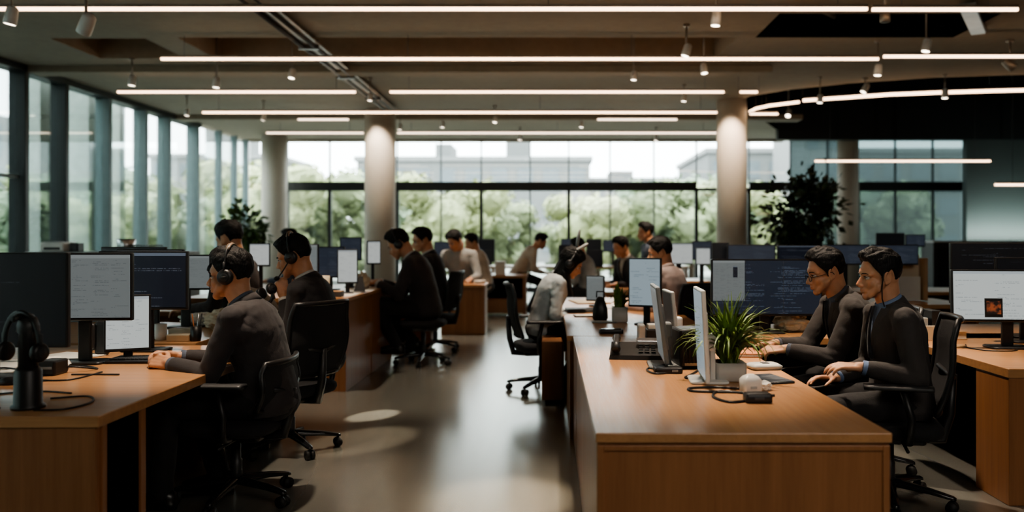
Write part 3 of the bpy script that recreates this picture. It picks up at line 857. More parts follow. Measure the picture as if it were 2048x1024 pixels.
def cup(label, x, y, z, r=.04, h=.1, m='white', handle=False, name='cup', cat='cup'):
    t = thing(name, label, cat, (x, y, z))
    mb = MB(); mb.lathe([(r * .85, 0), (r, h * .3), (r, h), (r * .9, h), (r * .9, h * .15), (.001, h * .12)], 24); mb.build('body', M[m], t)
    if handle:
        mb = MB(); mb.tube([(r * .95, 0, h * .25), (r * 1.5, 0, h * .35), (r * 1.5, 0, h * .7), (r * .95, 0, h * .8)], .006, 8); mb.build('handle', M[m], t)
    else:
        mb = MB(); mb.lathe([(.001, h * .8), (r * .9, h * .8)], 20, caps=False); mb.build('contents', M['tan'], t)
    return t
def blade_plant(label, x, y, z, pot_w, pot_h, n, L, seed=1, m='leaf', potm='pot', wide=.012, square=True, up=.9, name='potted_plant'):
    rnd = random.Random(seed)
    t = thing(name, label, 'plant', (x, y, z))
    mb = MB()
    if square: slab(mb, pot_w, pot_w, pot_w * .12, [(.008, 0), (0, .01), (0, pot_h), (.008, pot_h), (.01, pot_h * .8)])
    else: mb.lathe([(pot_w * .35, 0), (pot_w * .5, pot_h), (pot_w * .45, pot_h), (pot_w * .43, pot_h * .85)], 24)
    p = mb.build('pot', M[potm], t)
    mb = MB(); mb.lathe([(.001, pot_h * .86), (pot_w * .44, pot_h * .84)], 16, caps=False); mb.build('soil', M['soil'], t)
    mb = MB()
    for i in range(n):
        a = rnd.uniform(0, 2 * PI); l = L * rnd.uniform(.6, 1.05); lean = rnd.uniform(.1, 1.0) * (1.25 - up * .3)
        d = V((math.cos(a), math.sin(a), 0)); q = V((-d.y, d.x, 0))
        pts = []
        p = V((rnd.uniform(-.25, .25) * pot_w, rnd.uniform(-.25, .25) * pot_w, pot_h * .84)); th = PI / 2 - lean * .5
        for k in range(8):
            pts.append(p.copy()); p = p + (d * math.cos(th) + V((0, 0, math.sin(th)))) * l / 7; th -= lean * .38 * (.5 + k / 5)
        wd = wide * rnd.uniform(.7, 1.2)
        row = []
        for k, c in enumerate(pts):
            w2 = wd * max(.06, math.sin(PI * min(1, .2 + .8 * k / 7)) if k < 7 else .06)
            row.append([c - q * w2 + V((0, 0, w2 * .5)), c, c + q * w2 + V((0, 0, w2 * .5))])
        mb.loft(row, caps=False, closed=False)
    mb.build('foliage', M[m], t, fix=False)
    return t
def leaf_tree(label, x, y, h, crown_lo, rad, n, seed, m='leaf_dark', leaf=.09, name='indoor_tree'):
    rnd = random.Random(seed)
    t = thing(name, label, 'plant', (x, y, 0))
    mb = MB(); mb.lathe([(.2, 0), (.26, .45), (.24, .45), (.23, .38)], 28); mb.build('pot', M['charcoal'], t)
    mb = MB(); mb.lathe([(.001, .39), (.235, .38)], 18, caps=False); mb.build('soil', M['soil'], t)
    mb = MB(); lf = MB()
    for s in range(11):
        a = s * 2.4; top = V((math.cos(a) * rad * rnd.uniform(.15, .8), math.sin(a) * rad * rnd.uniform(.15, .8), rnd.uniform(crown_lo + .25 * (h - crown_lo), h * .97)))
        b = V((math.cos(a) * .06, math.sin(a) * .06, .38)); mid = b.lerp(top, .6) - V((0, 0, 0)) ; mid.x *= .6; mid.y *= .6
        mb.tube([b, b.lerp(mid, .5), mid, top], [.018, .014, .010, .004], 6)
        for k in range(n // 11):
            u = rnd.random() ** .7
            c = mid.lerp(top, u) + V((rnd.gauss(0, 1), rnd.gauss(0, 1), rnd.gauss(0, .9))) * rad * .27
            if c.z < crown_lo: c.z = crown_lo + rnd.random() * .3
            d = (c - V((0, 0, (crown_lo + h) / 2))).normalized() + V((rnd.uniform(-.8, .8), rnd.uniform(-.8, .8), rnd.uniform(-.9, .3)))
            d.normalize(); q = d.cross(V((rnd.uniform(-1, 1), rnd.uniform(-1, 1), .8))).normalized(); L = leaf * rnd.uniform(.7, 1.3); nn = d.cross(q)
            lf.add([c, c + d * L * .45 + q * L * .32 + nn * .01, c + d * L, c + d * L * .45 - q * L * .32 + nn * .01, c + d * L * .5 - nn * .012], [(0, 1, 4), (1, 2, 4), (2, 3, 4), (3, 0, 4)])
    mb.build('stems', M['bark'], t); lf.build('foliage', M[m], t, fix=False)
    return t
def pedestal(label, x0, x1, y0, y1, h, drawers=2, face='y'):
    t = thing('pedestal_cabinet', label, 'cabinet', ((x0 + x1) / 2, (y0 + y1) / 2, 0), 0, 'wooden pedestals')
    w, d = (x1 - x0) / 2, (y1 - y0) / 2
    MB().box((-w, -d, .03), (w, d, h), .004).build('carcass', M['oak'], t)
    MB().box((-w + .03, -d + .03, 0), (w - .03, d - .03, .04)).build('plinth', M['black_matt'], t)
    for k in range(drawers):
        a = .04 + (h - .06) * k / drawers; b = .04 + (h - .06) * (k + 1) / drawers - .008
        MB().box((w, -d + .01, a), (w + .014, d - .01, b), .003).build('drawer', M['oak'], t)
    return t
def block(name, label, cat, x, y, z, d, m, bev=.006, rz=0, group=None, extra=None):
    t = thing(name, label, cat, (x, y, z), rz, group)
    mb = MB(); mb.cbox((0, 0, d[2] / 2), d, bev); mb.build('case', M[m], t)
    if extra: extra(t)
    return t
# ---- headsets (worn or hanging): origin between the ear cups, +X forward, +Z up
def headset(label, Mw, mic=False, rad=.090, band='black', h=.152, cat='headset', gold=False):
    t = thing('headset', label, cat)
    t.matrix_world = Mw
    pts = [V((-.012 - .008 * math.sin(a), (rad + .010 * math.sin(a) ** .5) * math.cos(a), h * math.sin(a))) for a in [PI * i / 20 for i in range(21)]]
    mb = MB(); mb.tube(pts, .0135, 8, flat=.5)
    b = mb.build('headband', M[band], t)
    if gold:
        mb = MB(); mb.tube([p * 1.012 + V((.0, 0, .005)) for p in pts[6:15]], .012, 8, flat=.5); mb.build('band_pad', mat('band_tan', (.25, .17, .11), .5), b)
    for s in (-1, 1):
        mb = MB(); c = V((-.012, s * (rad + .002), -.004))
        T = Matrix.Translation(c) @ Matrix.Rotation(-s * PI / 2, 4, 'X')
        mb.M = T; mb.lathe([(.02, .018), (.032, .016), (.038, .008), (.04, 0), (.038, -.012), (.03, -.016)], 22)
        e = mb.build('ear_cup', M['black'], t)
        mb = MB(T); mb.lathe([(.001, .0195), (.02, .0185), (.022, .017)], 18, caps=False); mb.tube([(-.012, 0, .02), (.012, 0, .02)], .004, 6); mb.build('cup_plate', M['charcoal'], e)
        mb = MB(); mb.tube([(-.012, s * (rad + .006), .02), (-.014, s * (rad + .007), .07)], .011, 8, flat=.5); mb.build('slider', M['charcoal'], t)
    if mic:
        c = V((-.0, rad + .012, -.02))
        mb = MB(); mb.tube([c, c + V((.05, -.002, -.045)), c + V((.095, -.025, -.075)), c + V((.115, -.045, -.08))], .0042, 8)
        mm = mb.build('microphone_boom', M['black'], t)
        mb = MB(); mb.ell(c + V((.118, -.05, -.08)), (.017, .016, .014)); mb.build('microphone', M['black_matt'], mm)
    return t
# ------------------------------------------------------------------ people
def skin_mat(name, base):
    m = bpy.data.materials.new(name); t = NT(m)
    at = t.new('ShaderNodeVertexColor', layer_name='tint')
    co = t.coord('Object')
    f = t.noise(co, 22, 3)
    c = t.mix(t.ramp(f, 0, 1), tuple(x * .92 for x in base), tuple(x * 1.06 for x in base))
    c = t.mix(at.outputs[0], c, (base[0] * .62, base[1] * .36, base[2] * .34))
    b = t.pbr(c, .48, 0, t.bump(t.noise(co, 260, 2), .08, .002), Subsurface_Weight=.12, Subsurface_Scale=.01)
    b.inputs['Subsurface Radius'].default_value = (1, .35, .2)
    return m
M['skin'] = skin_mat('skin', s2l(196, 146, 114)); M['skin2'] = skin_mat('skin_tan', s2l(184, 132, 100))
M['hair'] = mat('black_hair', (.006, .0055, .0055), .6, var=.5, nscale=40, stretch=(1, 1, .3), bump=.5, bscale=140, Specular_IOR_Level=.25)
M['hair_br'] = mat('dark_brown_hair', (.022, .016, .012), .4, var=.5, nscale=40, bump=.5, bscale=140)
M['eyew'] = mat('eye_white', (.55, .52, .48), .3); M['iris'] = mat('iris', (.01, .007, .005), .2)
def cloth(name, col, bump=.35, sc=300, rough=.85):
    m = bpy.data.materials.new(name); t = NT(m); co = t.coord('Object')
    h = t.math('ADD', t.math('MULTIPLY', t.noise(co, sc, 2), .25), t.noise(co, 14, 3))
    c = t.mix(t.ramp(t.noise(co, 9, 3), 0, 1), tuple(x * .85 for x in col), tuple(x * 1.15 for x in col))
    b = t.pbr(c, rough, 0, t.bump(h, bump, .012))
    try: b.inputs['Sheen Weight'].default_value = .06
    except Exception: pass
    return m
M['suit'] = cloth('suit_charcoal', s2l(54, 50, 51)); M['suit_dk'] = cloth('suit_dark', s2l(42, 40, 42)); M['suit_gr'] = cloth('suit_grey', s2l(60, 56, 55))
M['trouser'] = cloth('trousers_black', s2l(30, 29, 31)); M['shirt_blue'] = cloth('shirt_blue', s2l(112, 132, 166)); M['shirt_slate'] = cloth('shirt_slate', s2l(84, 92, 108))
M['shirt_white'] = cloth('shirt_white', s2l(196, 194, 190)); M['shirt_grey'] = cloth('shirt_grey', s2l(150, 150, 148)); M['shirt_beige'] = cloth('shirt_beige', s2l(186, 172, 156)); M['shirt_mauve'] = cloth('shirt_mauve', s2l(150, 134, 130))
M['jacket_pale'] = cloth('jacket_pale_grey', s2l(186, 192, 194)); M['tie'] = cloth('tie_dark', s2l(30, 32, 40)); M['brown_top'] = cloth('dark_brown_top', s2l(52, 44, 42)); M['black_top'] = cloth('black_top', s2l(24, 23, 24))
M['patterned'] = cloth('patterned_cream', s2l(170, 158, 140)); M['shoe'] = mat('black_shoe', (.01, .009, .009), .3)

def dirv(deg): return V((math.sin(R(deg)), 0, math.cos(R(deg))))
def ik(S, W, l1, l2, pole):
    S, W = V(S), V(W); d = W - S; L = d.length; mx = (l1 + l2) * .995
    if L > mx: W = S + d * (mx / L); d = W - S; L = mx
    L = max(L, abs(l1 - l2) + .02); t = d.normalized()
    a = (l1 * l1 - l2 * l2 + L * L) / (2 * L); h = math.sqrt(max(0, l1 * l1 - a * a))
    p = V(pole); p = (p - t * p.dot(t)); p = p.normalized() if p.length > 1e-5 else t.orthogonal().normalized()
    return S + t * a + p * h, W
def hand(mb, W, d, n, side, curl=(.35, .45, .3), sc=1.0, pinch=False):
    """W wrist, d finger direction, n palm normal (out of the palm), side +1 when the thumb lies on d x n side"""
    d = V(d).normalized(); n = V(n); n = (n - d * n.dot(d)).normalized(); s = d.cross(n) * side
    W = V(W)
    mb.capsule(W - d * .02, W + d * .012, .026 * sc, .025 * sc)
    kn = []
    for i, (o, L) in enumerate(((.030, .094), (.010, .098), (-.010, .094), (-.028, .086))):
        b = W + s * o * .72 * sc + d * .012; k = W + s * o * sc + d * L * sc - n * .004
        mb.capsule(b, k, .0145 * sc, .0115 * sc, 10, 3); kn.append(k)
    mb.capsule(W + s * .014 * sc + d * .03 + n * .006, W - s * .012 * sc + d * .055 + n * .006, .018 * sc, .017 * sc, 10, 3)
    for i, L in enumerate((.073, .081, .075, .058)):
        p = kn[i]; a = 0; spread = s * (.06 - .04 * i)
        c1, c2, c3 = curl[0] * (1 + .12 * i), curl[1] * (1 + .1 * i), curl[2]
        for k, (fr, c, r0, r1) in enumerate(((.44, c1, .0095, .0088), (.32, c2, .0086, .0079), (.24, c3, .0078, .0066))):
            a += c; u = (d * math.cos(a) + n * math.sin(a) + spread * .8).normalized()
            q = p + u * L * fr * sc; mb.capsule(p, q, r0 * sc, r1 * sc, 10, 3); p = q
    p = W + s * .024 * sc + d * .022 + n * .004
    for L, a, b, r0, r1 in ((.042, .85, .35, .0145, .0118), (.034, .55, .55, .0112, .0098), (.026, .25, .7, .0096, .0075)):
        u = (d * math.cos(a) + s * math.sin(a) + n * math.sin(b) * .8).normalized()
        q = p + u * L * sc; mb.capsule(p, q, r0 * sc, r1 * sc, 10, 3); p = q
def head_shapes(mb, H, ears=True, female=False):
    """H: 4x4 from head space (x forward, y left, z up, origin between the ears at eye height)"""
    old = mb.M; mb.M = old @ H
    mb.ell((-.012, 0, .034), (.098, .077, .086), n=28, m=18)                 # cranium
    mb.ell((-.040, 0, .0), (.062, .064, .066), n=24, m=14); mb.capsule((-.045, 0, -.03), (-.048, 0, -.09), .05, .05, 20)                    # back of the skull
    mb.ell((.028, 0, -.035), (.062, .060, .070), n=24, m=14)                  # face
    mb.ell((.045, 0, .026), (.050, .058, .040), n=20, m=12)                   # forehead
    mb.capsule((.030, .052, -.048), (.066, .024, -.092), .021, .017)          # jaw
    mb.capsule((.030, -.052, -.048), (.066, -.024, -.092), .021, .017)
    mb.capsule((-.008, .058, -.020), (.030, .050, -.060), .016, .020)
    mb.capsule((-.008, -.058, -.020), (.030, -.050, -.060), .016, .020)
    mb.ell((.070, 0, -.096), (.022, .026, .021))                               # chin
    mb.capsule((.080, .012, .019), (.062, .052, .014), .0125, .011)           # brow ridge
    mb.capsule((.080, -.012, .019), (.062, -.052, .014), .0125, .011)
    mb.ell((.053, .036, -.030), (.029, .025, .030)); mb.ell((.053, -.036, -.030), (.029, .025, .030))
    for s in (-1, 1):
        mb.ell((.0725, s * .031, .0075), (.0135, .0155, .0065)); mb.ell((.071, s * .031, -.0115), (.0125, .0145, .0055))   # lids   # cheekbones
    mb.capsule((.086, 0, .006), (.109, 0, -.034), .0075, .0115)                # nose
    mb.ell((.098, .012, -.040), (.011, .0095, .0085)); mb.ell((.098, -.012, -.040), (.011, .0095, .0085))
    mb.ell((.079, 0, -.062), (.020, .028, .020))                               # mouth mound
    mb.capsule((.0975, .0, -.0625), (.088, .021, -.066), .0062, .0042); mb.capsule((.0975, 0, -.0625), (.088, -.021, -.066), .0062, .0042)
    mb.capsule((.0955, .0, -.0735), (.087, .018, -.071), .0066, .0044); mb.capsule((.0955, 0, -.0735), (.087, -.018, -.071), .0066, .0044)
    if ears:
        for s in (-1, 1):
            pts = [V((-.012 + .017 * math.cos(a), s * (.078 + .005 * math.sin(a + .5)), -.006 + .030 * math.sin(a))) for a in [2 * PI * i / 14 + .4 for i in range(15)]]
            mb.tube(pts, .0062, 8); mb.ell((-.010, s * .074, -.004), (.015, .006, .026)); mb.ell((-.003, s * .077, -.034), (.009, .007, .010))
    mb.M = old
def head_sculpt(me, H):
    Hi = np.array(H.inverted()); A = get_co(me); P = A @ Hi[:3, :3].T + Hi[:3, 3]
    Q = P.copy()
    for s in (-1, 1):   # eye sockets, inward
        c = np.array((.083, s * .031, .0)); w = np.exp(-(((P - c) / np.array((.03, .017, .0115))) ** 2).sum(1)); Q[:, 0] -= .011 * w
        c = np.array((.07, s * .05, -.06)); w = np.exp(-(((P - c) / np.array((.03, .016, .022))) ** 2).sum(1)); Q[:, 1] -= s * .004 * w
    c = np.array((.10, 0, -.0682)); w = np.exp(-(((P - c) / np.array((.012, .022, .0022))) ** 2).sum(1)); Q[:, 0] -= .004 * w
    c = np.array((.093, 0, -.084)); w = np.exp(-(((P - c) / np.array((.02, .022, .006))) ** 2).sum(1)); Q[:, 0] -= .004 * w
    R3 = np.array(H)[:3, :3]
    set_co(me, A + (Q - P) @ R3.T)
    lip = np.zeros(len(A))
    for zc, hw in ((-.0625, .0055), (-.0735, .006)):
        lip = np.maximum(lip, np.exp(-(((P - np.array((.094, 0, zc))) / np.array((.012, .02, hw))) ** 2).sum(1) ** 2))
    ca = me.color_attributes.new('tint', 'FLOAT_COLOR', 'POINT')
    d = np.zeros((len(A), 4), np.float32); d[:, :3] = (lip * .8)[:, None]; d[:, 3] = 1
    ca.data.foreach_set('color', d.ravel())
def hair_mesh(H, style='quiff', seed=1, nu=112, nv=64):
    """a cap of hair that follows the skull and dives under the skin outside the hairline"""
    rings = []; off = V((seed * 3.7, seed * 1.3, 0))
    for j in range(nv + 1):
        ph = -PI * .42 + (PI * .92) * j / nv
        ring = []
        for i in range(nu):
            th = 2 * PI * i / nu; x, y, z = math.cos(ph) * math.cos(th), math.cos(ph) * math.sin(th), math.sin(ph)
            az = abs(math.atan2(math.sin(th), math.cos(th))) * 180 / PI
            p = V((-.012 + .100 * x, .0785 * y, .030 + .090 * z))
            if p.z < .02: # back of the head narrows to the nape
                k = (.02 - p.z); p.x = p.x * (1 - 1.2 * k) - .012 * min(1, k * 12) * (x < 0) + .25 * k; p.y *= 1 - 1.6 * k
            # hairline height by azimuth (0 front, 180 back)
            pts = [(0, .082), (28, .080), (42, .066), (52, .045), (62, .025), (74, .0), (80, -.022), (86, -.024), (91, .012), (104, .030), (118, -.006), (128, -.05), (150, -.092), (180, -.100)]
            if style == 'long': pts = [(0, .075), (30, .06), (50, .03), (62, -.02), (72, -.06), (180, -.09)]
            hl = pts[-1][1]
            for (a, b), (c, d) in zip(pts, pts[1:]):
                if a <= az <= c: hl = b + (d - b) * (az - a) / (c - a); break
            dd = p.z - hl
            m = max(0, min(1, (dd + .003) / .012))
            side = .008 + .009 * max(0, min(1, (p.z - .03) / .05))
            front = max(0, math.cos(R(min(az, 90)))) 
            top = max(0, (p.z - .06) / .06)
            thick = side + .010 * top
            if style in ('quiff',): thick += .013 * front ** 2 * max(0, min(1, (p.z - .07) / .03))
            if style == 'fringe': thick += .012 * front
            if style == 'long': thick += .012
            n = noise.noise(V((p.x * 22, p.y * 70, p.z * 34)) + off) * .6 + noise.noise(V((p.x * 40, p.y * 150, p.z * 70)) + off) * .45
            thick *= 1 + .42 * n
            o = -.024 * (1 - m) + thick * m
            dr = V((x, y * 1.2, z)).normalized()
            q = p + dr * o
            if style in ('quiff', 'fringe') and m > 0: q.x += .008 * front ** 3 * m * max(0, min(1, (p.z - .07) / .02)); q.z -= (.012 if style == 'fringe' else .004) * front ** 4 * m
            ring.append(H @ q)
        rings.append(ring)
    mb = MB(); mb.loft(rings)
    return mb
def ring_e(c, fx, ly, hw, hd, n=28, ex=2.4):
    out = []
    for k in range(n):
        a = 2 * PI * k / n; ca, sa = math.cos(a), math.sin(a)
        out.append(c + fx * hd * math.copysign(abs(ca) ** (2 / ex), ca) + ly * hw * math.copysign(abs(sa) ** (2 / ex), sa))
    return out
def person(label, loc, yaw, sc, hipz, lean=(4, 12), neck=18, head=(0, 0, 0), hl=None, hr=None, hld=((1, 0, -.1), (0, 0, -1)), hrd=None, curl=(.35, .5, .35),
           fl=(.30, .11), fr=(.30, -.11), footz=None, feet_yaw=0, jacket='suit', shirt='shirt_slate', tie='tie', trousers='trouser', hair='quiff', hairm='hair', skin='skin', vox=.0055, cvox=.008,
           glasses=False, far=False, seed=1, elbow_out=.35, lower=True, group=None, sl=1.0, twist=0):
    t = thing('person', label, 'person', (loc[0], loc[1], 0), yaw, group, sc)
    mw = Matrix.Translation((loc[0], loc[1], 0)) @ Matrix.Rotation(yaw, 4, 'Z') @ Matrix.Scale(sc, 4)
    hipz = hipz / sc
    a0, a1 = lean
    Y = V((0, 1, 0))
    P0 = V((0, 0, hipz)); P1 = P0 + dirv(a0) * .17; P2 = P1 + dirv((a0 + a1) / 2) * .17; P3 = P2 + dirv(a1) * .15
    u1 = dirv(a1); f1 = V((u1.z, 0, -u1.x)); u0 = dirv(a0); f0 = V((u0.z, 0, -u0.x)); um = dirv((a0 + a1) / 2); fm = V((um.z, 0, -um.x))
    nd = dirv(neck); N1 = P3 + nd * .085
    Rh = Matrix.Rotation(R(head[1]), 4, 'Z') @ Matrix.Rotation(R(head[0]), 4, 'Y') @ Matrix.Rotation(R(head[2]), 4, 'X')
    hc = N1 + (Rh.to_3x3() @ V((.020, 0, .068)))
    H = Matrix.Translation(hc) @ Rh
    S = [P3 - u1 * .055 + f1 * .015 + Y * s * .178 for s in (1, -1)]
    W = []; E = []
    hands = [hl or (.42, .14, hipz + .22), hr or (.42, -.14, hipz + .22)]
    hdirs = [hld, hrd or hld]
    for i, s in enumerate((1, -1)):
        e, w_ = ik(S[i], hands[i], .29, .26, V((-.25, s * elbow_out, -1))); E.append(e); W.append(w_)
    hip = [P0 + Y * s * .092 for s in (1, -1)]
    ft = []; K = []
    for i, (s, f) in enumerate(((1, fl), (-1, fr))):
        a = V((f[0], f[1], (footz or 0) / sc + .085 + (f[2] if len(f) > 2 else 0)))
        k, a = ik(hip[i], a, .44, .42, V((1, s * .08, .6))); K.append(k); ft.append(a)
    # body: one continuous surface
    mb = MB()
    head_shapes(mb, H)
    mb.capsule(P3 - nd * .04, N1 + nd * .03, .062, .054, 20)
    mb.capsule(N1, hc + Rh.to_3x3() @ V((-.025, 0, -.03)), .054, .056, 20)
    mb.capsule(P0, P1, .10, .095); mb.capsule(P1, P2, .095, .10); mb.capsule(P2, P3, .095, .055)
    for i, s in enumerate((1, -1)):
        mb.capsule(P3 - u1 * .05, S[i], .05, .045); mb.capsule(S[i], E[i], .044, .036); mb.capsule(E[i], W[i], .037, .026)
        hd_, hn_ = hdirs[i]
        hn_ = V(hn_)
        dd = V(hd_).normalized()
        # thumb lies on the inner side of each hand
        cr = dd.cross((hn_ - dd * hn_.dot(dd)).normalized())
        side = 1 if (cr.dot(V((0.15, -s, .55))) > 0) else -1
        hand(mb, W[i], hd_, hn_, side, curl)
        if lower:
            mb.capsule(hip[i], K[i], .06, .05); mb.capsule(K[i], ft[i], .05, .035); mb.capsule(ft[i], ft[i] + V((.07, 0, -.045)), .034, .03)
    me = remesh(mb, vox, 3)
    head_sculpt(me, H)
    link('body', me, M[skin], t)
    # eyes and brows
    if not far or vox < .009:
        for s in (-1, 1):
            mb = MB(H); mb.ell((.0715, s * .031, -.001), (.0120, .0130, .0095), n=16, m=10); mb.mi = 1; mb.ell((.0782, s * .031, -.001), (.0062, .0058, .0066), n=12, m=8); e = mb.build('eye', [M['eyew'], M['iris']], t)
            mb = MB(H); mb.tube([(.0855, s * .018, .004), (.0875, s * .028, .0062), (.083, s * .040, .0045), (.076, s * .047, .0)], [.0012, .0022, .0022, .001], 6); mb.build('eyelid', M['hair'], e)
            mb = MB(H); mb.tube([(.0925, s * .013, .0185), (.0915, s * .026, .0225), (.083, s * .042, .0225), (.074, s * .052, .017)], [.003, .0042, .0036, .0015], 8, flat=.6); mb.build('eyebrow', M['hair'], t)
    hair_mesh(H, hair, seed).build('hair', M[hairm], t)
    if hair == 'long':
        mb = MB(); 
        for k, (yy, xx) in enumerate(((.06, -.02), (.045, -.06), (0, -.075), (-.045, -.06), (-.06, -.02), (.055, .02), (-.055, .02))):
            top = H @ V((xx, yy, .02)); bot = H @ V((xx - .02, yy * 1.15, -.17)); mb.capsule(top, bot, .04, .026, 12)
        link('hair_length', remesh(mb, .01, 4), M[hairm], t)
    # jacket or top
    mb = MB()
    k = 1.0 if jacket.startswith(('suit', 'jacket')) else .94
    mb.loft([ring_e(P0 - u0 * .075 - f0 * .01, f0, Y, .165 * k, .12 * k), ring_e(P0 - u0 * .03 - f0 * .005, f0, Y, .186 * k, .15 * k), ring_e(P0 + u0 * .05, f0, Y, .178 * k, .145 * k), ring_e(P0 + u0 * .12, f0, Y, .166 * k, .132 * k), ring_e(P1, f0, Y, .165 * k, .128 * k), ring_e(P1.lerp(P2, .5) + fm * .004, fm, Y, .174 * k, .13 * k),
             ring_e(P2 + fm * .005, fm, Y, .184 * k, .134 * k), ring_e(P2.lerp(P3, .45), f1, Y, .176 * k, .122 * k), ring_e(P2.lerp(P3, .75) - f1 * .004, f1, Y, .15 * k, .10 * k), ring_e(P3 - f1 * .006, f1, Y, .085, .078, ex=2), ring_e(P3 + nd * .02 - f1 * .004, f1, Y, .066, .066, ex=2)])
    for i, s in enumerate((1, -1)):
        mb.capsule(P3 - u1 * .045 + Y * s * .05 - f1 * .01, S[i] + Y * s * .004 - u1 * .004, .062 * k, .064 * k, 18)
        mb.capsule(S[i] - u1 * .01, E[i], .064 * k * sl, .055 * k * sl, 18)
        wv = (W[i] - E[i]).normalized()
        mb.capsule(E[i], W[i] - wv * .052, .056 * k * sl, .043 * k * sl, 18)
        mb.capsule(W[i] - wv * .06, W[i] - wv * .03, .042 * k * sl, .036 * k * sl, 18)
        mb.capsule(S[i] - u1 * .07 - Y * s * .03, P2 + Y * s * .11, .075, .07)
    me = remesh(mb, cvox, 9)
    A = get_co(me); N = get_no(me)
    el = np.array([tuple(e) for e in E] + [tuple(x) for x in S] + [tuple(P0 + u0 * .1)])
    disp = np.zeros(len(A))
    for q in range(len(A)):
        p = V(A[q]); 
        wgt = .35 + .9 * max(math.exp(-((p - V(c)).length / .11) ** 2) for c in el)
        disp[q] = (abs(noise.noise(p * 13 + V((seed, 0, 0)))) - .25) * .010 * wgt + noise.noise(p * 32) * .0022 * wgt
    if True: A = A + N * disp[:, None]
    set_co(me, A)
    # cut the front opening
    if jacket.startswith(('suit', 'jacket')):
        bm = bmesh.new(); bm.from_mesh(me)
        top = P3 + f1 * .06; bot = P1.lerp(P2, .35) + fm * .13
        ax = (bot - top).normalized(); L = (bot - top).length
        nrm = ax.cross(Y).normalized()
        if nrm.dot(f1) < 0: nrm = -nrm
        kill = []
        for f in bm.faces:
            c = f.calc_center_median() - top; h = c.dot(ax) / L
            if -.25 < h < 1 and f.normal.dot(nrm) > .05 and c.dot(nrm) > -.09:
                if abs(c.y) < .058 * (1 - max(h, 0)) ** .8 + .004: kill.append(f)
        bmesh.ops.delete(bm, geom=kill, context='FACES'); bm.to_mesh(me); bm.free()
        me.polygons.foreach_set('use_smooth', [True] * len(me.polygons))
    j = link('jacket' if jacket.startswith(('suit', 'jacket')) else 'shirt', me, M[jacket], t)
    if jacket.startswith(('suit', 'jacket')):
        mb = MB(); mb.loft([ring_e(P1 + fm * .004, f0, Y, .135, .112), ring_e(P2 + fm * .012, fm, Y, .14, .114), ring_e(P2.lerp(P3, .6) + f1 * .012, f1, Y, .11, .09), ring_e(P3 + f1 * .004, f1, Y, .068, .068, ex=2), ring_e(P3 + nd * .018 + f1 * .004, f1, Y, .063, .063, ex=2)])
        s_ = mb.build('shirt', M[shirt], t)
        # shirt collar band
        def band(r0, h0, r1, h1, a0_, a1_, th, m, name, par, c=P3, tiltf=0.0, n=22):
            rings = []
            for i in range(n + 1):
                a = a0_ + (a1_ - a0_) * i / n; dr = f1 * math.cos(a) + Y * math.sin(a)
                drop = tiltf * (1 + math.cos(a)) / 2
                rings.append([c + dr * r0 + nd * (h0 - drop), c + dr * r1 + nd * (h1 - drop), c + dr * (r1 + th) + nd * (h1 - drop - .004), c + dr * (r0 + th * 1.3) + nd * (h0 - drop)])
            mb = MB(); mb.loft(rings); return mb.build(name, M[m], par)
        band(.071, .002, .061, .050, .35, 2 * PI - .35, .006, shirt, 'shirt_collar', s_, tiltf=.028)
        band(.080, -.014, .070, .036, .95, 2 * PI - .95, .009, jacket, 'collar', j, tiltf=.03)
        for s in (1, -1):   # lapels along the opening
            rows = []
            for i in range(9):
                h = i / 8; base = top.lerp(bot, h) + Y * s * (.062 * (1 - h) ** .8 + .004)
                # sit on the chest
                cc = P3.lerp(P1, min(1, h * .9 + .05)); o = nrm * (.012 + .028 * math.sin(PI * min(1, h * 1.05)))
                wdt = .016 + .04 * math.sin(PI * min(1, .12 + h * .92)) ** .7
                p_in = base + o; p_out = base + Y * s * wdt + o * .55 - nrm * (.010 + .02 * (1 - h))
                rows.append([p_in, p_in.lerp(p_out, .5) + nrm * .008, p_out, p_out - nrm * .008, p_in - nrm * .012])
            mb = MB(); mb.loft(rows, smooth=False); mb.build('lapel', M[jacket], j)
        if tie:
            rows = []
            for i in range(9):
                h = i / 8; c = (P3 + nd * .012 + f1 * .072).lerp(bot + fm * .012, h) + nrm * (.018 * math.sin(PI * h) + .004); w2 = .014 + .018 * h if i > 1 else .017
                rows.append([c - Y * w2, c + nrm * .006, c + Y * w2, c - nrm * .006])
            mb = MB(); mb.loft(rows); mb.build('tie', M[tie], t)
    elif not far:
        rings = []
        for i in range(23):
            a = .35 + (2 * PI - .7) * i / 22; dr = f1 * math.cos(a) + Y * math.sin(a); drop = .028 * (1 + math.cos(a)) / 2
            rings.append([P3 + dr * .072 + nd * (.002 - drop), P3 + dr * .062 + nd * (.046 - drop), P3 + dr * .069 + nd * (.042 - drop), P3 + dr * .080 + nd * (.0 - drop)])
        mb = MB(); mb.loft(rings); mb.build('collar', M[jacket], j)
    # cuffs
    if jacket.startswith(('suit', 'jacket')) and not far:
        for i in range(2):
            wv = (W[i] - E[i]).normalized(); mb = MB(); mb.tube([W[i] - wv * .045, W[i] - wv * .012], [.037, .036], 18); mb.build('shirt_cuff', M[shirt], t)
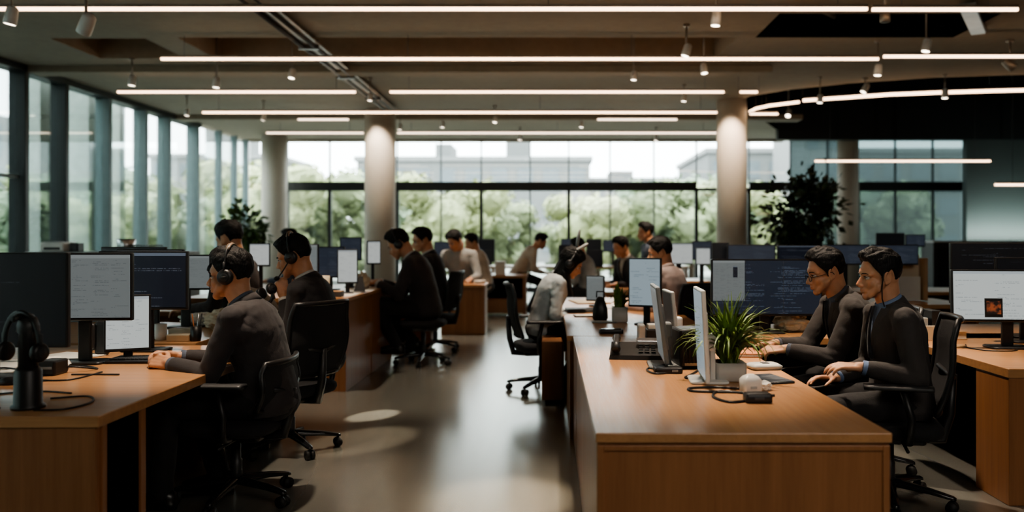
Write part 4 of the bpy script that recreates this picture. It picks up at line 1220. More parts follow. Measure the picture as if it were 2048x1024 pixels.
    if lower:
        mb = MB(); mb.ell(P0 - V((.01, 0, .01)), (.15, .178, .115)); 
        for i in range(2):
            mb.capsule(hip[i] + V((0, 0, -.005)), K[i], .092, .068, 18)
            e = ft[i] + (K[i] - ft[i]).normalized() * .0
            mb.capsule(K[i], e, .066, .052, 18)
        me = remesh(mb, cvox * 1.2, 5)
        A = get_co(me); N = get_no(me)
        A = A + N * np.array([(noise.noise(V(p) * 15 + V((seed, 3, 0))) * .006) for p in A])[:, None]
        set_co(me, A); link('trousers', me, M[trousers], t)
        for i in range(2):
            Rf = Matrix.Rotation(R(feet_yaw), 3, 'Z'); mb = MB(); c0 = V((ft[i].x, ft[i].y, ft[i].z - .085))
            rings = []
            for x, w2, zc, hh in ((-.075, .012, .04, .035), (-.07, .03, .045, .042), (-.03, .038, .055, .055), (.03, .040, .052, .05), (.09, .046, .04, .038), (.14, .045, .033, .031), (.18, .034, .028, .026), (.195, .012, .024, .02)):
                rings.append([c0 + Rf @ V((x, w2 * math.cos(2 * PI * q / 14), max(.002, zc + hh * math.sin(2 * PI * q / 14)))) for q in range(14)])
            mb.loft(rings); mb.build('shoe', M['shoe'], t)
    if glasses:
        g = thing('eyeglasses', label.split(' ')[0], 'glasses'); g.matrix_world = mw @ H
        for s in (-1, 1):
            mb = MB(); mb.tube([(.104 - .006 * (abs(math.cos(a))), s * .031 + .023 * math.cos(a), -.010 + .017 * math.sin(a)) for a in [2 * PI * q / 20 for q in range(21)]], .0017, 6); f_ = mb.build('rim', M['black_gloss'], g)
            mb = MB(); mb.add([(.1035 - .006 * abs(math.cos(a)), s * .031 + .022 * math.cos(a), -.010 + .016 * math.sin(a)) for a in [2 * PI * q / 20 for q in range(20)]], [tuple(range(20))]); mb.build('lens', glass_mat('spectacle_lens', (.93, .95, .96), .06), f_)
            mb = MB(); mb.tube([(.098, s * .054, -.005), (.05, s * .079, -.002), (-.012, s * .084, .004), (-.022, s * .082, -.012)], .002, 6); mb.build('temple', M['black_gloss'], g)
        mb = MB(); mb.tube([(.103, -.009, -.006), (.106, 0, -.003), (.103, .009, -.006)], .0017, 6); mb.build('bridge', M['black_gloss'], g)
        t['glasses'] = 0
        return t, mw @ H, g
    return t, mw @ H, [mw @ w_ for w_ in W]
# ================================================================== desks
DZ = .72
def desk(label, x0, x1, y0, y1, z=DZ, th=.045, axis='X', cat='desk', name='desk'):
    t = thing(name, label, cat, ((x0 + x1) / 2, (y0 + y1) / 2, 0))
    w, d = (x1 - x0) / 2, (y1 - y0) / 2
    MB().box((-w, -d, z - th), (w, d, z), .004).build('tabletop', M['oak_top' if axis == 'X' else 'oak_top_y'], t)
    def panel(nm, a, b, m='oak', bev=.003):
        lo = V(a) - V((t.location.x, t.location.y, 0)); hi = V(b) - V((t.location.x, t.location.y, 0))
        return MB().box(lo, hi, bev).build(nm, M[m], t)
    return t, panel
TB = DZ - .045
# left front desk
t, P = desk('oak desk at the left front with the dark monitors and a headset stand', -3.7, -1.73, 3.16, 5.28)
P('front_panel', (-3.7, 3.17, 0), (-1.745, 3.20, TB))
P('corner_post', (-1.775, 3.20, 0), (-1.735, 3.235, TB))
P('side_shade', (-1.765, 3.235, .0), (-1.745, 3.50, TB), 'void', 0)  # black sheet standing in for the shade of the open compartment
P('divider_panel', (-3.7, 3.50, 0), (-1.735, 3.545, TB))
P('modesty_panel', (-2.95, 3.545, .05), (-2.92, 5.2, TB), 'black_matt', 0)
P('end_panel', (-3.7, 5.20, 0), (-2.2, 5.24, TB))
# second desk on the left
t, P = desk('oak desk on the left behind the first suited man, with papers', -4.0, -2.32, 5.40, 6.75)
P('front_panel', (-4.0, 5.44, 0), (-2.34, 5.47, TB)); P('end_panel', (-4.0, 6.68, 0), (-2.34, 6.71, TB))
t, P = desk('oak desk on the left before the window wall, third from the front', -4.6, -2.25, 7.75, 8.75)
P('front_panel', (-4.6, 7.79, 0), (-2.27, 7.82, TB)); P('end_panel', (-4.6, 8.68, 0), (-2.27, 8.71, TB))
# high counter left of the aisle
cz = .86
t, P = desk('tall oak counter left of the aisle with white sheets on its top', -3.4, -1.85, 7.53 - .0, 9.78, cz, .04, 'Y', 'counter', 'counter')
P('front_panel', (-3.4, 7.56, 0), (-1.87, 7.60, cz - .04)); P('side_panel', (-1.91, 7.60, 0), (-1.87, 8.62, cz - .04)); P('side_panel', (-1.91, 8.63, 0), (-1.865, 9.72, cz - .04)); P('end_panel', (-3.4, 9.70, 0), (-1.91, 9.74, cz - .04))
# far left desks
t, P = desk('oak desk beyond the tall counter where a grey-shirted person leans', -1.62, -.95, 12.05, 12.75, .73, .04, 'Y')
P('front_panel', (-1.6, 12.1, 0), (-.97, 12.14, .69)); P('side_panel', (-1.0, 12.14, 0), (-.96, 12.66, .69)); P('back_panel', (-1.6, 12.66, 0), (-1.0, 12.70, .69))
t, P = desk('oak desk far down the aisle with an open dark shelf below', -1.75, -.42, 15.0, 15.95, .74, .05)
P('leg_panel', (-.50, 15.05, 0), (-.44, 15.9, .69)); P('leg_panel', (-1.70, 15.05, 0), (-1.64, 15.9, .69)); P('shelf_shade', (-1.64, 15.5, .3), (-.50, 15.52, .69), 'void', 0); P('drawer', (-1.25, 15.08, .04), (-.5, 15.8, .30))  # black sheet gives the open shelf its shade
t, P = desk('long oak bench along the back windows carrying a row of dark monitors', -2.9, 3.1, 18.2, 19.1, .8, .05)
for x in (-2.8, -1.3, .2, 1.7, 3.0): P('leg_panel', (x, 18.25, 0), (x + .05, 19.05, .75))
# right front desk
t, P = desk('broad oak desk in the right foreground with cables and a plant', .16, 1.20, 2.89, 5.775, DZ, .035, 'Y')
P('front_panel', (.165, 2.905, 0), (1.195, 2.94, TB + .01)); P('front_stile', (.165, 2.897, 0), (.19, 2.906, TB)); P('front_stile', (1.17, 2.897, 0), (1.195, 2.906, TB)); P('front_rail', (.19, 2.897, TB - .02), (1.17, 2.906, TB))
P('side_panel', (.165, 2.94, 0), (.20, 5.1, TB + .01)); P('side_panel', (.165, 5.14, 0), (.20, 5.77, TB + .01)); P('side_shade', (.21, 5.09, 0), (.215, 5.15, TB), 'void', 0)  # black strip painted as the dark of the gap between the panels
P('back_panel', (.20, 5.73, 0), (1.19, 5.76, TB))
# right second desk
t, P = desk('oak desk behind the broad front one with a small plant and laptop', .12, 1.20, 5.785, 9.6, DZ, .035, 'Y')
P('side_panel', (.14, 5.8, 0), (.17, 6.9, TB)); P('side_panel', (1.15, 5.8, 0), (1.18, 9.5, TB)); P('end_panel', (.17, 9.5, 0), (1.15, 9.54, TB))
t, P = desk('oak desk under the wide dark-blue monitor behind the two men', 1.24, 4.2, 5.65, 6.6)
P('front_panel', (1.6, 6.4, .1), (4.15, 6.43, TB), 'black_matt'); P('leg_panel', (1.26, 5.7, 0), (1.30, 6.55, TB)); P('leg_panel', (4.14, 5.7, 0), (4.18, 6.55, TB))
t, P = desk('oak desk behind the man with his back turned, with bright papers', 1.75, 4.4, 8.55, 9.5)
P('leg_panel', (1.78, 8.6, 0), (1.82, 9.45, TB)); P('leg_panel', (4.3, 8.6, 0), (4.34, 9.45, TB)); P('back_panel', (1.82, 9.3, .1), (4.3, 9.33, TB), 'black_matt')
t, P = desk('far oak desk with two white screens left of the right column', .7, 5.6, 10.6, 11.6)
P('leg_panel', (.73, 10.65, 0), (.77, 11.55, TB)); P('leg_panel', (5.5, 10.65, 0), (5.54, 11.55, TB)); P('back_panel', (.77, 11.4, .1), (5.5, 11.43, TB), 'black_matt')
t, P = desk('far oak desk in the middle, right of the aisle', .35, 2.6, 13.4, 14.3)
P('leg_panel', (.38, 13.45, 0), (.42, 14.25, TB)); P('leg_panel', (2.5, 13.45, 0), (2.54, 14.25, TB)); P('back_panel', (.42, 14.2, .1), (2.5, 14.22, TB), 'black_matt')
# right edge desk
t, P = desk('oak desk cut by the right picture edge with the white monitor', 2.40, 4.6, 4.32, 5.95, DZ, .05)
P('leg_panel', (2.405, 4.325, 0), (2.50, 4.66, DZ - .05)); P('side_shade', (2.52, 4.40, 0), (4.6, 4.42, DZ - .05), 'void', 0); P('back_panel', (2.46, 5.88, 0), (4.55, 5.92, DZ - .05), 'black_matt')  # black sheet takes the place of shade behind the leg
# pedestals
pedestal('oak pedestal cabinet on the floor past the tall counter', -1.86, -1.50, 10.2, 10.75, .44)
pedestal('oak pedestal cabinet by the aisle in front of the pale-jacketed woman', -.07, .105, 7.0, 7.5, .53)
# ================================================================== monitors
mon = monitor
# left desk
mon('largest dark monitor with faint code, cut by the left picture edge', -2.74, 4.0, DZ, .82, .46, .155, 'scr_code', 0, 0)
mon('monitor with a grey spreadsheet, second from the left edge', -2.56, 4.5, DZ, .56, .37, .235, 'scr_sheet', .06, 0)
mon('dark-blue monitor with a window header, right of the grey spreadsheet', -2.46, 5.0, DZ, .54, .355, .252, 'scr_navy1', 0, 0)
mon('small white tilted monitor beside the suited man\'s hands', -2.355, 4.60, DZ, .235, .315, .055, 'scr_doc', .42, -.05, th=.02)
mon('narrow light monitor peeking out behind the dark-blue one', -2.72, 5.62, DZ, .46, .34, .27, 'scr_white', 0)
mon('light monitor on the second left desk, left of the suited man\'s face', -2.80, 6.3, DZ, .42, .27, .29, 'scr_sheet', .05)
mon('dark monitor back on the second left desk by the window side', -3.2, 6.35, DZ, .5, .3, .32, 'scr_off', .0)
mon('narrow white monitor between the two headset men', -2.85, 8.1, DZ, .2, .23, .41, 'scr_white', .15)
mon('grey monitor left of the tall counter, behind the second headset man\'s face', -2.5, 8.3, DZ, .36, .3, .33, 'scr_sheet', -.1)
# counter
mon('bright white monitor on the tall counter, nearest there', -2.0, 8.15, cz, .20, .34, .10, 'scr_white', .25, 0)
mon('grey monitor on the tall counter, at its left', -2.34, 8.7, cz, .36, .33, .13, 'scr_slate', 0)
mon('dark monitor on the tall counter behind the bright white one', -2.22, 9.2, cz, .24, .26, .30, 'scr_slate', .1)
mon('light monitor on the tall counter turned toward the headset man', -2.02, 9.45, cz, .16, .27, .25, 'scr_white', .45)
# back bench and far desks
for i, (px0, px1, y0, y1, Y, z, s, lab) in enumerate([
    (868, 904, 483, 520, 18.5, .8, 'scr_slate', 'dark monitor in the back row right of the black-suited man'),
    (945, 990, 478, 524, 18.5, .8, 'scr_off', 'black monitor in the back row behind the small dark box screen'),
    (955, 984, 500, 531, 15.4, .74, 'scr_off', 'small dark box-like monitor on the far aisle desk'),
    (1117, 1147, 490, 532, 13.7, DZ, 'scr_off', 'black monitor directly behind the pale-jacketed woman\'s head'),
    (1122, 1144, 477, 500, 18.5, .8, 'scr_slate', 'slate monitor in the back row right of the headgear'),
    (1146, 1170, 478, 502, 18.6, .8, 'scr_white', 'pale monitor in the back row, middle'),
    (1172, 1203, 478, 506, 18.5, .8, 'scr_off', 'black monitor in the back row right of the pale one'),
    (1206, 1246, 480, 504, 18.6, .8, 'scr_slate', 'slate monitor in the back row left of the small dark-haired head'),
    (1172, 1206, 500, 534, 13.8, DZ, 'scr_off', 'dark monitor on the far middle desk, right of the small grey-shirted person'),
    (1314, 1338, 478, 500, 18.5, .8, 'scr_slate', 'slate monitor in the back row right of the far head'),
    (1331, 1386, 486, 529, 10.9, DZ, 'scr_white', 'larger white monitor on the far right desk'),
    (1391, 1421, 495, 530, 10.9, DZ, 'scr_white', 'smaller white monitor on the far right desk, by the column'),
    (1384, 1424, 482, 520, 11.25, DZ, 'scr_slate', 'dark monitor behind the smaller white one'),
    (1424, 1458, 485, 528, 9.1, DZ, 'scr_off', 'black monitor left of the divided slate monitors'),
    (1455, 1550, 489, 524, 8.9, DZ, 'scr_slate', 'slate monitor behind the wide dark-blue one, left half'),
    (1553, 1642, 490, 524, 8.9, DZ, 'scr_navy1', 'slate monitor behind the head of the man with glasses'),
    (1645, 1738, 489, 530, 8.9, DZ, 'scr_slate', 'slate monitor between the two suited men\'s heads'),
    (1742, 1836, 489, 530, 8.9, DZ, 'scr_slate', 'slate monitor behind the front right man\'s head'),
    (1752, 1808, 466, 492, 11.2, DZ, 'scr_off', 'high black monitor against the frosted glass'),
    (1810, 1850, 469, 494, 11.3, DZ, 'scr_slate', 'high grey monitor against the frosted glass')]):
    a, b = fromlin(px0, y1, Y), fromlin(px1, y0, Y)
    mon(lab, (a.x + b.x) / 2, Y, z, b.x - a.x, b.z - a.z, a.z - z, s, random.Random(i).uniform(-.08, .08))
mon('pale grey monitor beside the pale-jacketed woman\'s hands', .46, 8.35, DZ, .20, .26, .05, 'scr_sheet', -.45)
# right side
mon('tall bluish-white monitor turned left behind the small plant', .755, 6.55, DZ, .27, .39, .14, 'scr_blue', -.40)
t, s, T = mon('wide dark-blue monitor with code columns before the glasses man', 1.56, 5.95, DZ, .80, .41, .125, 'scr_navy', 0, 0)
w_, h_ = .80, .41
sub_panel(s, T, .03, 'document_window', .015, .27, .30, .975, w_, h_, M['scr_sheet'])
MB()
for u in (.305, .645):
    f = -.015 - .0012 - .003
    q = lambda a, b: T @ V((-w_ / 2 + a * w_, f, -h_ / 2 + b * h_))
    uvquad('divider_line', q(u, .03), q(u + .004, .03), q(u + .004, .975), q(u, .975), M['dark_grey'], s)
sub_panel(s, T, .03, 'thumbnail', .195, .68, .235, .87, w_, h_, M['scr_navy1'], .004)
# thin panels seen from the side on the front right desk
mon('thin monitor seen edge-on left of the black box', .585, 4.42, DZ, .42, .40, .035, 'scr_sheet', R(-93), R(7), col='grey', th=.022)
mon('second thin grey monitor right behind the edge-on one', .71, 4.85, DZ, .30, .33, .05, 'scr_off', R(-88), R(6), col='lightgrey', th=.022)
mon('white thin-framed monitor in the front plant\'s left, seen almost edge-on', .725, 3.95, DZ, .36, .43, .015, 'scr_blue', R(-94), R(3), col='white', th=.02)
t, s, T = mon('white split-page monitor at the right picture edge', 2.86, 5.12, DZ, .72, .325, .165, 'scr_doc', R(-5), R(-3))
vw = sub_panel(s, T, .03, 'video_window', .27, .09, .42, .45, .72, .325, M['black'])
vm = bpy.data.materials.new('video_still'); tt = NT(vm); cc = tt.mix(tt.ramp(tt.noise(tt.coord('Object'), 26, 2), 0, 1, .45, .62), s2l(30, 22, 20), s2l(150, 78, 48)); b_ = tt.pbr((.01, .01, .01), .4); tt.link(cc, b_.inputs['Emission Color']); b_.inputs['Emission Strength'].default_value = .5
sub_panel(vw, T, .03, 'video_picture', .285, .15, .405, .40, .72, .325, vm, .004)
mon('huge dark monitor behind the white one at the right edge', 3.32, 5.72, DZ, 1.10, .42, .235, 'scr_code', 0)
mon('dark grey monitor between the huge dark one and the white split-page one', 3.15, 5.42, DZ, .46, .30, .26, 'scr_off', 0)
# ================================================================== things on the left desk
t = headset('black headset hung on the stand at the left front desk corner', Matrix.Translation((-2.12, 3.33, .95)) @ Matrix.Rotation(R(75), 4, 'Z'), rad=.085)
t = thing('headset_stand', 'black headset stand at the left front corner of the left desk', 'stand', (-2.10, 3.32, DZ))
mb = MB(); mb.lathe([(.062, 0), (.062, .012), (.052, .02), (.05, .15), (.04, .165)], 28); mb.build('base', M['black'], t)
mb = MB(); mb.lathe([(.036, .16), (.034, .30), (.042, .31), (.04, .335), (.03, .365)], 24); mb.build('pole', M['charcoal'], t)
mb = MB(); mb.loft([[V((-.02 + .012 * math.cos(a), y, .372 - 3.2 * y * y + .012 * math.sin(a))) for a in [2 * PI * q / 10 for q in range(10)]] for y in (-.06, -.04, -.02, 0, .02, .04, .06)]); mb.build('cradle', M['black'], t)
cable('black cable loop at the foot of the headset stand', [(-2.04, 3.26, DZ + .004), (-1.93, 3.28, DZ + .004), (-1.90, 3.42, DZ + .004), (-1.99, 3.55, DZ + .004), (-2.12, 3.50, DZ + .004)], .004)
cable('black cable lying left of the headset stand', [(-2.2, 3.30, DZ + .004), (-2.35, 3.34, DZ + .004), (-2.5, 3.5, DZ + .004), (-2.3, 3.66, DZ + .004), (-2.1, 3.62, DZ + .004)], .004)
cable('thin black cable arching from the monitors to the desk', [(-2.55, 4.05, DZ + .004), (-2.42, 3.95, DZ + .004), (-2.30, 3.98, DZ + .004), (-2.28, 4.2, DZ + .004)], .004)
cable('black cable coiled under the grey spreadsheet monitor', [(-2.62, 4.25, DZ + .004), (-2.45, 4.2, DZ + .03), (-2.36, 4.3, DZ + .004), (-2.5, 4.4, DZ + .004), (-2.68, 4.34, DZ + .004)], .005)
o = block('pen', 'long dark pen lying on the left desk', 'pen', -2.27, 4.12, DZ, (.24, .009, .008), 'charcoal', .003)
t = thing('keyboard_tray', 'black tray with a keyboard under the suited man\'s hands', 'keyboard', (-2.26, 4.60, DZ), R(2))
mb = MB(); slab(mb, .36, .22, .02, [(.004, 0), (0, .004), (0, .012), (.006, .016)]); mb.build('tray', M['black'], t)
mb = MB()
for r in range(5):
    for k in range(14): mb.box((-.16 + k * .023, -.07 + r * .028, .016), (-.16 + k * .023 + .019, -.07 + r * .028 + .023, .024))
mb.build('keys', M['dark_grey'], t)['kind'] = 'stuff'
mouse('black mouse on the left desk by the headset cables', -2.52, 3.86, DZ, .3)
papers('loose white papers under the largest dark monitor', -3.05, 4.35, DZ, .5, .36, 5, .2, seed=2)
crumple('crumpled white paper among the cables on the left desk', -2.62, 4.28, DZ, .12, .10, .06, 'paper', 51)
papers('white sheets lying under the grey spreadsheet monitor', -2.75, 4.25, DZ, .3, .22, 4, .4, seed=52)
cable('black cable running over the white sheets on the left desk', [(-2.9, 4.1, DZ + .02), (-2.75, 4.16, DZ + .03), (-2.6, 4.12, DZ + .012), (-2.52, 4.02, DZ + .005), (-2.62, 3.92, DZ + .005)], .005)
papers('white paper sheets left of the small white tilted monitor', -2.78, 4.72, DZ, .3, .3, 3, -.3, seed=3)
block('desk_dock', 'black docking box on the left desk beside the monitor stand', 'box', -2.50, 4.15, DZ, (.09, .12, .075), 'black', .01, extra=lambda t: MB().cbox((0, -.062, .04), (.06, .004, .012)).build('slot', M['grey'], t))
t = thing('desk_phone', 'upright black desk phone behind the small white monitor', 'phone', (-2.62, 4.83, DZ))
mb = MB(); mb.cbox((0, 0, .10), (.08, .05, .20), .02); mb.build('body', M['black'], t)
mb = MB(); mb.capsule((-.05, -.02, .05), (-.05, -.02, .17), .02, .02); mb.build('receiver', M['charcoal'], t)
cup('white cup behind the small white monitor', -2.62, 5.55, DZ, .04, .11, 'white')
block('tissue_box', 'cream box on the second left desk', 'box', -2.56, 5.75, DZ, (.16, .1, .06), 'cream', .006, extra=lambda t: MB().cbox((0, 0, .061), (.08, .03, .004)).build('slot', M['white'], t))
block('storage_box', 'beige flat box on the second left desk', 'box', -2.47, 5.52, DZ, (.15, .1, .04), 'tan', .004, extra=lambda t: MB().cbox((0, 0, .041), (.15, .1, .008), .002).build('lid', M['cream'], t))
cup('dark pen cup with pens at the second left desk', -2.36, 5.5, DZ, .035, .1, 'black', name='pen_cup')
for k, (dx, m) in enumerate(((-.012, 'orange'), (.008, 'chrome'), (.018, 'charcoal'))):
    mb = MB(); mb.tube([(0, 0, .01), (dx * 1.5, dx, .17)], .004, 6); o = mb.build('pen', M[m]); o.location = (-2.36 + dx * .3, 5.5, DZ + .012); tag(o, ['orange', 'metal', 'black'][k] + ' pen standing in the dark pen cup', 'pen')
crumple('cream crumpled papers heaped on the second left desk', -2.5, 6.3, DZ, .14, .16, .14, 'cream', 3)
crumple('pale cloth lying on the second left desk near its back', -2.75, 6.5, DZ, .16, .12, .10, 'paper', 5, 'folded_cloth', 'cloth')
# window-side cabinets with office machines
t = thing('low_cabinet', 'long grey low cabinet standing along the window wall', 'cabinet', (-5.6, 10.6, 0), 0)
MB().box((-1.0, -.25, .03), (1.0, .25, 1.24), .006).build('carcass', M['grey'], t)
for k in range(4): MB().box((-.98 + k * .49, -.265, .06), (-.51 + k * .49, -.25, 1.22), .003).build('door', M['lightgrey'], t)
t = thing('printer', 'white printer on the low cabinet by the windows', 'printer', (-6.28, 10.55, 1.24)); mb = MB(); mb.cbox((0, 0, .06), (.30, .3, .12), .02); mb.build('case', M['white'], t); MB().cbox((0, -.15, .04), (.2, .02, .03), .004).build('paper_slot', M['black'], t); MB().cbox((0, -.1, .125), (.2, .12, .01), .003).build('tray', M['lightgrey'], t)
block('speaker_box', 'black box next to the white printer', 'box', -6.05, 10.55, 1.24, (.11, .14, .11), 'black', .008, extra=lambda t: MB().cbox((0, -.071, .055), (.08, .004, .08), .001).build('grille', M['charcoal'], t))
t = thing('waste_bin', 'grey metal cylinder on the low cabinet', 'bin', (-5.42, 10.55, 1.24)); mb = MB(); mb.lathe([(.10, 0), (.112, .16), (.104, .16), (.095, .02), (.001, .02)], 28); mb.build('body', M['chrome'], t); mb = MB(); mb.tube([(.112 * math.cos(a), .112 * math.sin(a), .16) for a in [2 * PI * q / 24 for q in range(25)]], .004, 6); mb.build('rim', M['steel'], t)
t = thing('letter_tray', 'black wire letter tray right of the metal cylinder', 'tray', (-5.12, 10.5, 1.24)); MB().cbox((0, 0, .02), (.3, .22, .02), .004).build('tray_shelf', M['black'], t); MB().cbox((0, 0, .075), (.3, .22, .012), .004).build('tray_shelf', M['black'], t)
mb = MB()
for sx in (-.14, .14): mb.tube([(sx, -.1, 0), (sx, -.1, .085), (sx, .1, .085), (sx, .1, 0)], .004, 6)
mb.build('wire_frame', M['black'], t)
t = thing('partition_screen', 'low dark desk partition behind the left desks', 'partition', (-4.3, 7.1, 0)); MB().box((-.9, -.02, .05), (.9, .02, 1.22), .005).build('panel', M['dark_grey'], t); MB().box((-.9, -.03, 1.22), (.9, .03, 1.25), .004).build('top_rail', M['lightgrey'], t)
for s in (-.8, .8): MB().box((s - .03, -.15, 0), (s + .03, .15, .05), .004).build('foot', M['charcoal'], t)
papers('stack of papers lying on top of the dark partition behind the left desks', -3.25, 7.1, 1.25, .2, .06, 4, 0, seed=9)
# ================================================================== things on the counter
papers('white document, also standing for glare, on the near end of the tall counter', -1.98, 7.95, cz, .22, .55, 2, .02, seed=11)  # the white sheets on the counter double as window glare on its top
papers('white sheet on the tall counter under the leaning headset man\'s hands', -2.0, 8.75, cz, .26, .5, 1, .03, seed=12)
cup('tall beige paper cup at the near left end of the tall counter', -2.08, 7.66, cz, .035, .20, 'cream', name='paper_cup')
block('storage_box', 'low brown box on the near end of the tall counter', 'box', -1.99, 7.72, cz, (.10, .12, .05), 'dark_grey', .004, extra=lambda t: MB().cbox((0, 0, .051), (.1, .12, .01), .003).build('lid', M['tan'], t))
t = thing('tablet_stand', 'black triangular tablet stand on the tall counter', 'stand', (-1.93, 8.35, cz)); mb = MB(); mb.loft([[V((-.06, 0, 0)), V((.06, 0, 0)), V((.06, .02, 0)), V((-.06, .02, 0))], [V((-.02, .05, .16)), V((.02, .05, .16)), V((.02, .06, .16)), V((-.02, .06, .16))]], smooth=False); mb.build('leaning_plate', M['black'], t); mb = MB(); mb.lathe([(.07, 0), (.07, .008), (.06, .012)], 24); mb.build('base', M['lightgrey'], t)
crumple('crumpled peach paper bag on the tall counter', -2.05, 9.0, cz, .09, .09, .17, 'cream', 7, 'paper_bag', 'bag')
# far aisle desk
block('document_box', 'white box on the far aisle desk', 'box', -.92, 15.3, .74, (.18, .2, .24), 'paper', .006, extra=lambda t: MB().cbox((0, 0, .225), (.19, .21, .05), .004).build('lid', M['white'], t))
cup('small white bowl on the grey-shirted person\'s desk', -1.06, 12.45, .73, .09, .05, 'white', name='bowl', cat='bowl')
# ================================================================== right desks
blade_plant('small green plant in a grey square pot on the second right desk', .57, 6.75, DZ, .125, .125, 30, .22, 4, 'leaf', 'pot', .019, True, 1.0)
t = thing('desk_bag', 'black bag left of the small plant on the second right desk', 'bag', (.42, 6.9, DZ)); mb = MB(); slab(mb, .13, .12, .05, [(.012, 0), (0, .02), (.004, .10), (.03, .18), (.05, .2)]); mb.build('body', M['black'], t); mb = MB(); mb.tube([(-.03, 0, .19), (-.03, 0, .24), (.03, 0, .24), (.03, 0, .19)], .006, 8); mb.build('handle', M['black_matt'], t)
block('desk_tray', 'thin grey tray under the black bag by the small plant', 'tray', .44, 6.72, DZ, (.2, .12, .01), 'grey', .004, extra=lambda t: MB().cbox((0, 0, .011), (.17, .09, .004), .001).build('inlay', M['lightgrey'], t))
t = thing('laptop', 'dark closed laptop before the pale-jacketed woman', 'laptop', (.33, 7.75, DZ), .1); mb = MB(); slab(mb, .36, .25, .02, [(.004, 0), (0, .004), (0, .014)]); mb.build('base', M['dark_grey'], t); mb = MB(); slab(mb, .36, .25, .02, [(0, .016), (0, .024), (.004, .028)]); mb.build('lid', M['charcoal'], t)
t = thing('tablet', 'white tablet lying in front of the dark laptop', 'tablet', (.345, 7.28, DZ), .05); mb = MB(); slab(mb, .27, .19, .015, [(.002, 0), (0, .003), (.001, .009)]); mb.build('body', M['black'], t); MB().cbox((0, 0, .0095), (.25, .17, .002)).build('screen', M['paper'], t)
papers('bright papers at the far end of the second right desk', .42, 8.9, DZ, .35, .5, 4, .2, 'cream', 21)
papers('sheet lying beyond the dark laptop on the second right desk', .75, 8.2, DZ, .3, .4, 2, -.2, 'paper', 22)
t = thing('mobile_phone', 'black phone lying at the seam of the two right desks', 'phone', (.44, 5.95, DZ), .05); mb = MB(); slab(mb, .17, .08, .012, [(.003, 0), (0, .004), (0, .026), (.004, .032)]); mb.build('case', M['black'], t); MB().cbox((0, 0, .033), (.14, .06, .002)).build('screen', M['black_gloss'], t)
t = thing('desk_organiser', 'pale and black desk organiser behind the phone tray', 'organiser', (.68, 5.25, DZ)); MB().cbox((-.10, 0, .07), (.045, .10, .14), .01).build('white_holder', M['lightgrey'], t); MB().cbox((.03, 0, .055), (.20, .12, .11), .006).build('black_box', M['black'], t); MB().cbox((.02, -.0, .125), (.16, .1, .03), .004).build('paper_block', M['paper'], t)
t = thing('telephone', 'black desk telephone with receiver on the front right desk', 'phone', (.50, 4.72, DZ), R(-6))
mb = MB(); mb.loft([[V((x, y, z)) for x, y, z in ((-.16, -.09, 0), (.16, -.09, 0), (.16, .10, 0), (-.16, .10, 0))], [V((x, y, z)) for x, y, z in ((-.155, -.085, .025), (.155, -.085, .025), (.15, .09, .08), (-.15, .09, .08))]], smooth=False); mb.build('body', M['black'], t)
mb = MB(); mb.tube([(-.12, -.08, .06), (-.12, -.03, .085), (-.12, .05, .115), (-.12, .10, .10)], [.026, .017, .017, .026], 10); mb.build('receiver', M['charcoal'], t)
mb = MB()
for r in range(4):
    for k in range(3): mb.cbox((.02 + k * .035, -.05 + r * .03, .042 + r * .0085), (.024, .02, .008), .002)
mb.build('keypad', M['dark_grey'], t)
MB().cbox((.06, .06, .086), (.13, .05, .006), .002, Matrix.Rotation(.3, 4, 'X')).build('display', M['steel'], t)
t = thing('computer_case', 'black ribbed box between the thin monitors on the front right desk', 'computer', (.745, 4.42, DZ), R(4)); mb = MB(); mb.cbox((0, 0, .105), (.15, .22, .20), .012); 
for k in range(8): mb.cbox((-.06 + k * .017, -.111, .11), (.006, .006, .16), .001)
mb.build('case', M['black'], t); MB().cbox((.03, -.09, .206), (.09, .03, .012), .004).build('clip', M['chrome'], t); MB().cbox((.0, -.112, .025), (.10, .004, .015), .001).build('port_strip', M['chrome'], t)
block('power_adapter', 'black stand foot and adapter under the edge-on monitor', 'adapter', .60, 4.20, DZ, (.14, .09, .03), 'black', .008, extra=lambda t: MB().cbox((.03, -.046, .015), (.03, .004, .01)).build('socket', M['grey'], t))
cable('black cable curling left of the edge-on monitor foot', [(.62, 4.18, DZ + .005), (.53, 4.14, DZ + .005), (.50, 4.26, DZ + .005), (.54, 4.36, DZ + .005), (.60, 4.32, DZ + .02)], .0045)
cable('black cable with a plug between the two thin monitors', [(.78, 4.28, DZ + .005), (.70, 4.10, DZ + .005), (.66, 4.02, DZ + .005), (.71, 3.98, DZ + .005), (.76, 4.02, DZ + .005)], .006)
blade_plant('bushy green plant in a pale pot on the front right desk', .86, 3.98, DZ, .15, .09, 190, .36, 8, 'leaf', 'pot', .0095, True, .8)
t = thing('adapter_block', 'white power brick right of the front plant pot', 'adapter', (.885, 3.64, DZ), R(8)); mb = MB(); slab(mb, .085, .075, .016, [(.006, 0), (0, .006), (0, .06), (.012, .075), (.03, .085)]); mb.build('case', M['white'], t); MB().cbox((0, -.0385, .03), (.03, .003, .012), .001).build('socket', M['lightgrey'], t)
t = thing('adapter_block', 'black power brick in front of the white one on the front right desk', 'adapter', (.865, 3.44, DZ), R(2)); mb = MB(); slab(mb, .11, .065, .01, [(.004, 0), (0, .005), (0, .034), (.006, .04)]); mb.build('case', M['black'], t); MB().cbox((0, -.033, .02), (.04, .003, .01), .001).build('socket', M['dark_grey'], t)
crumple('small crumpled white tissue beside the white power brick', .965, 3.72, DZ, .035, .035, .04, 'paper', 31, 'tissue', 'tissue')
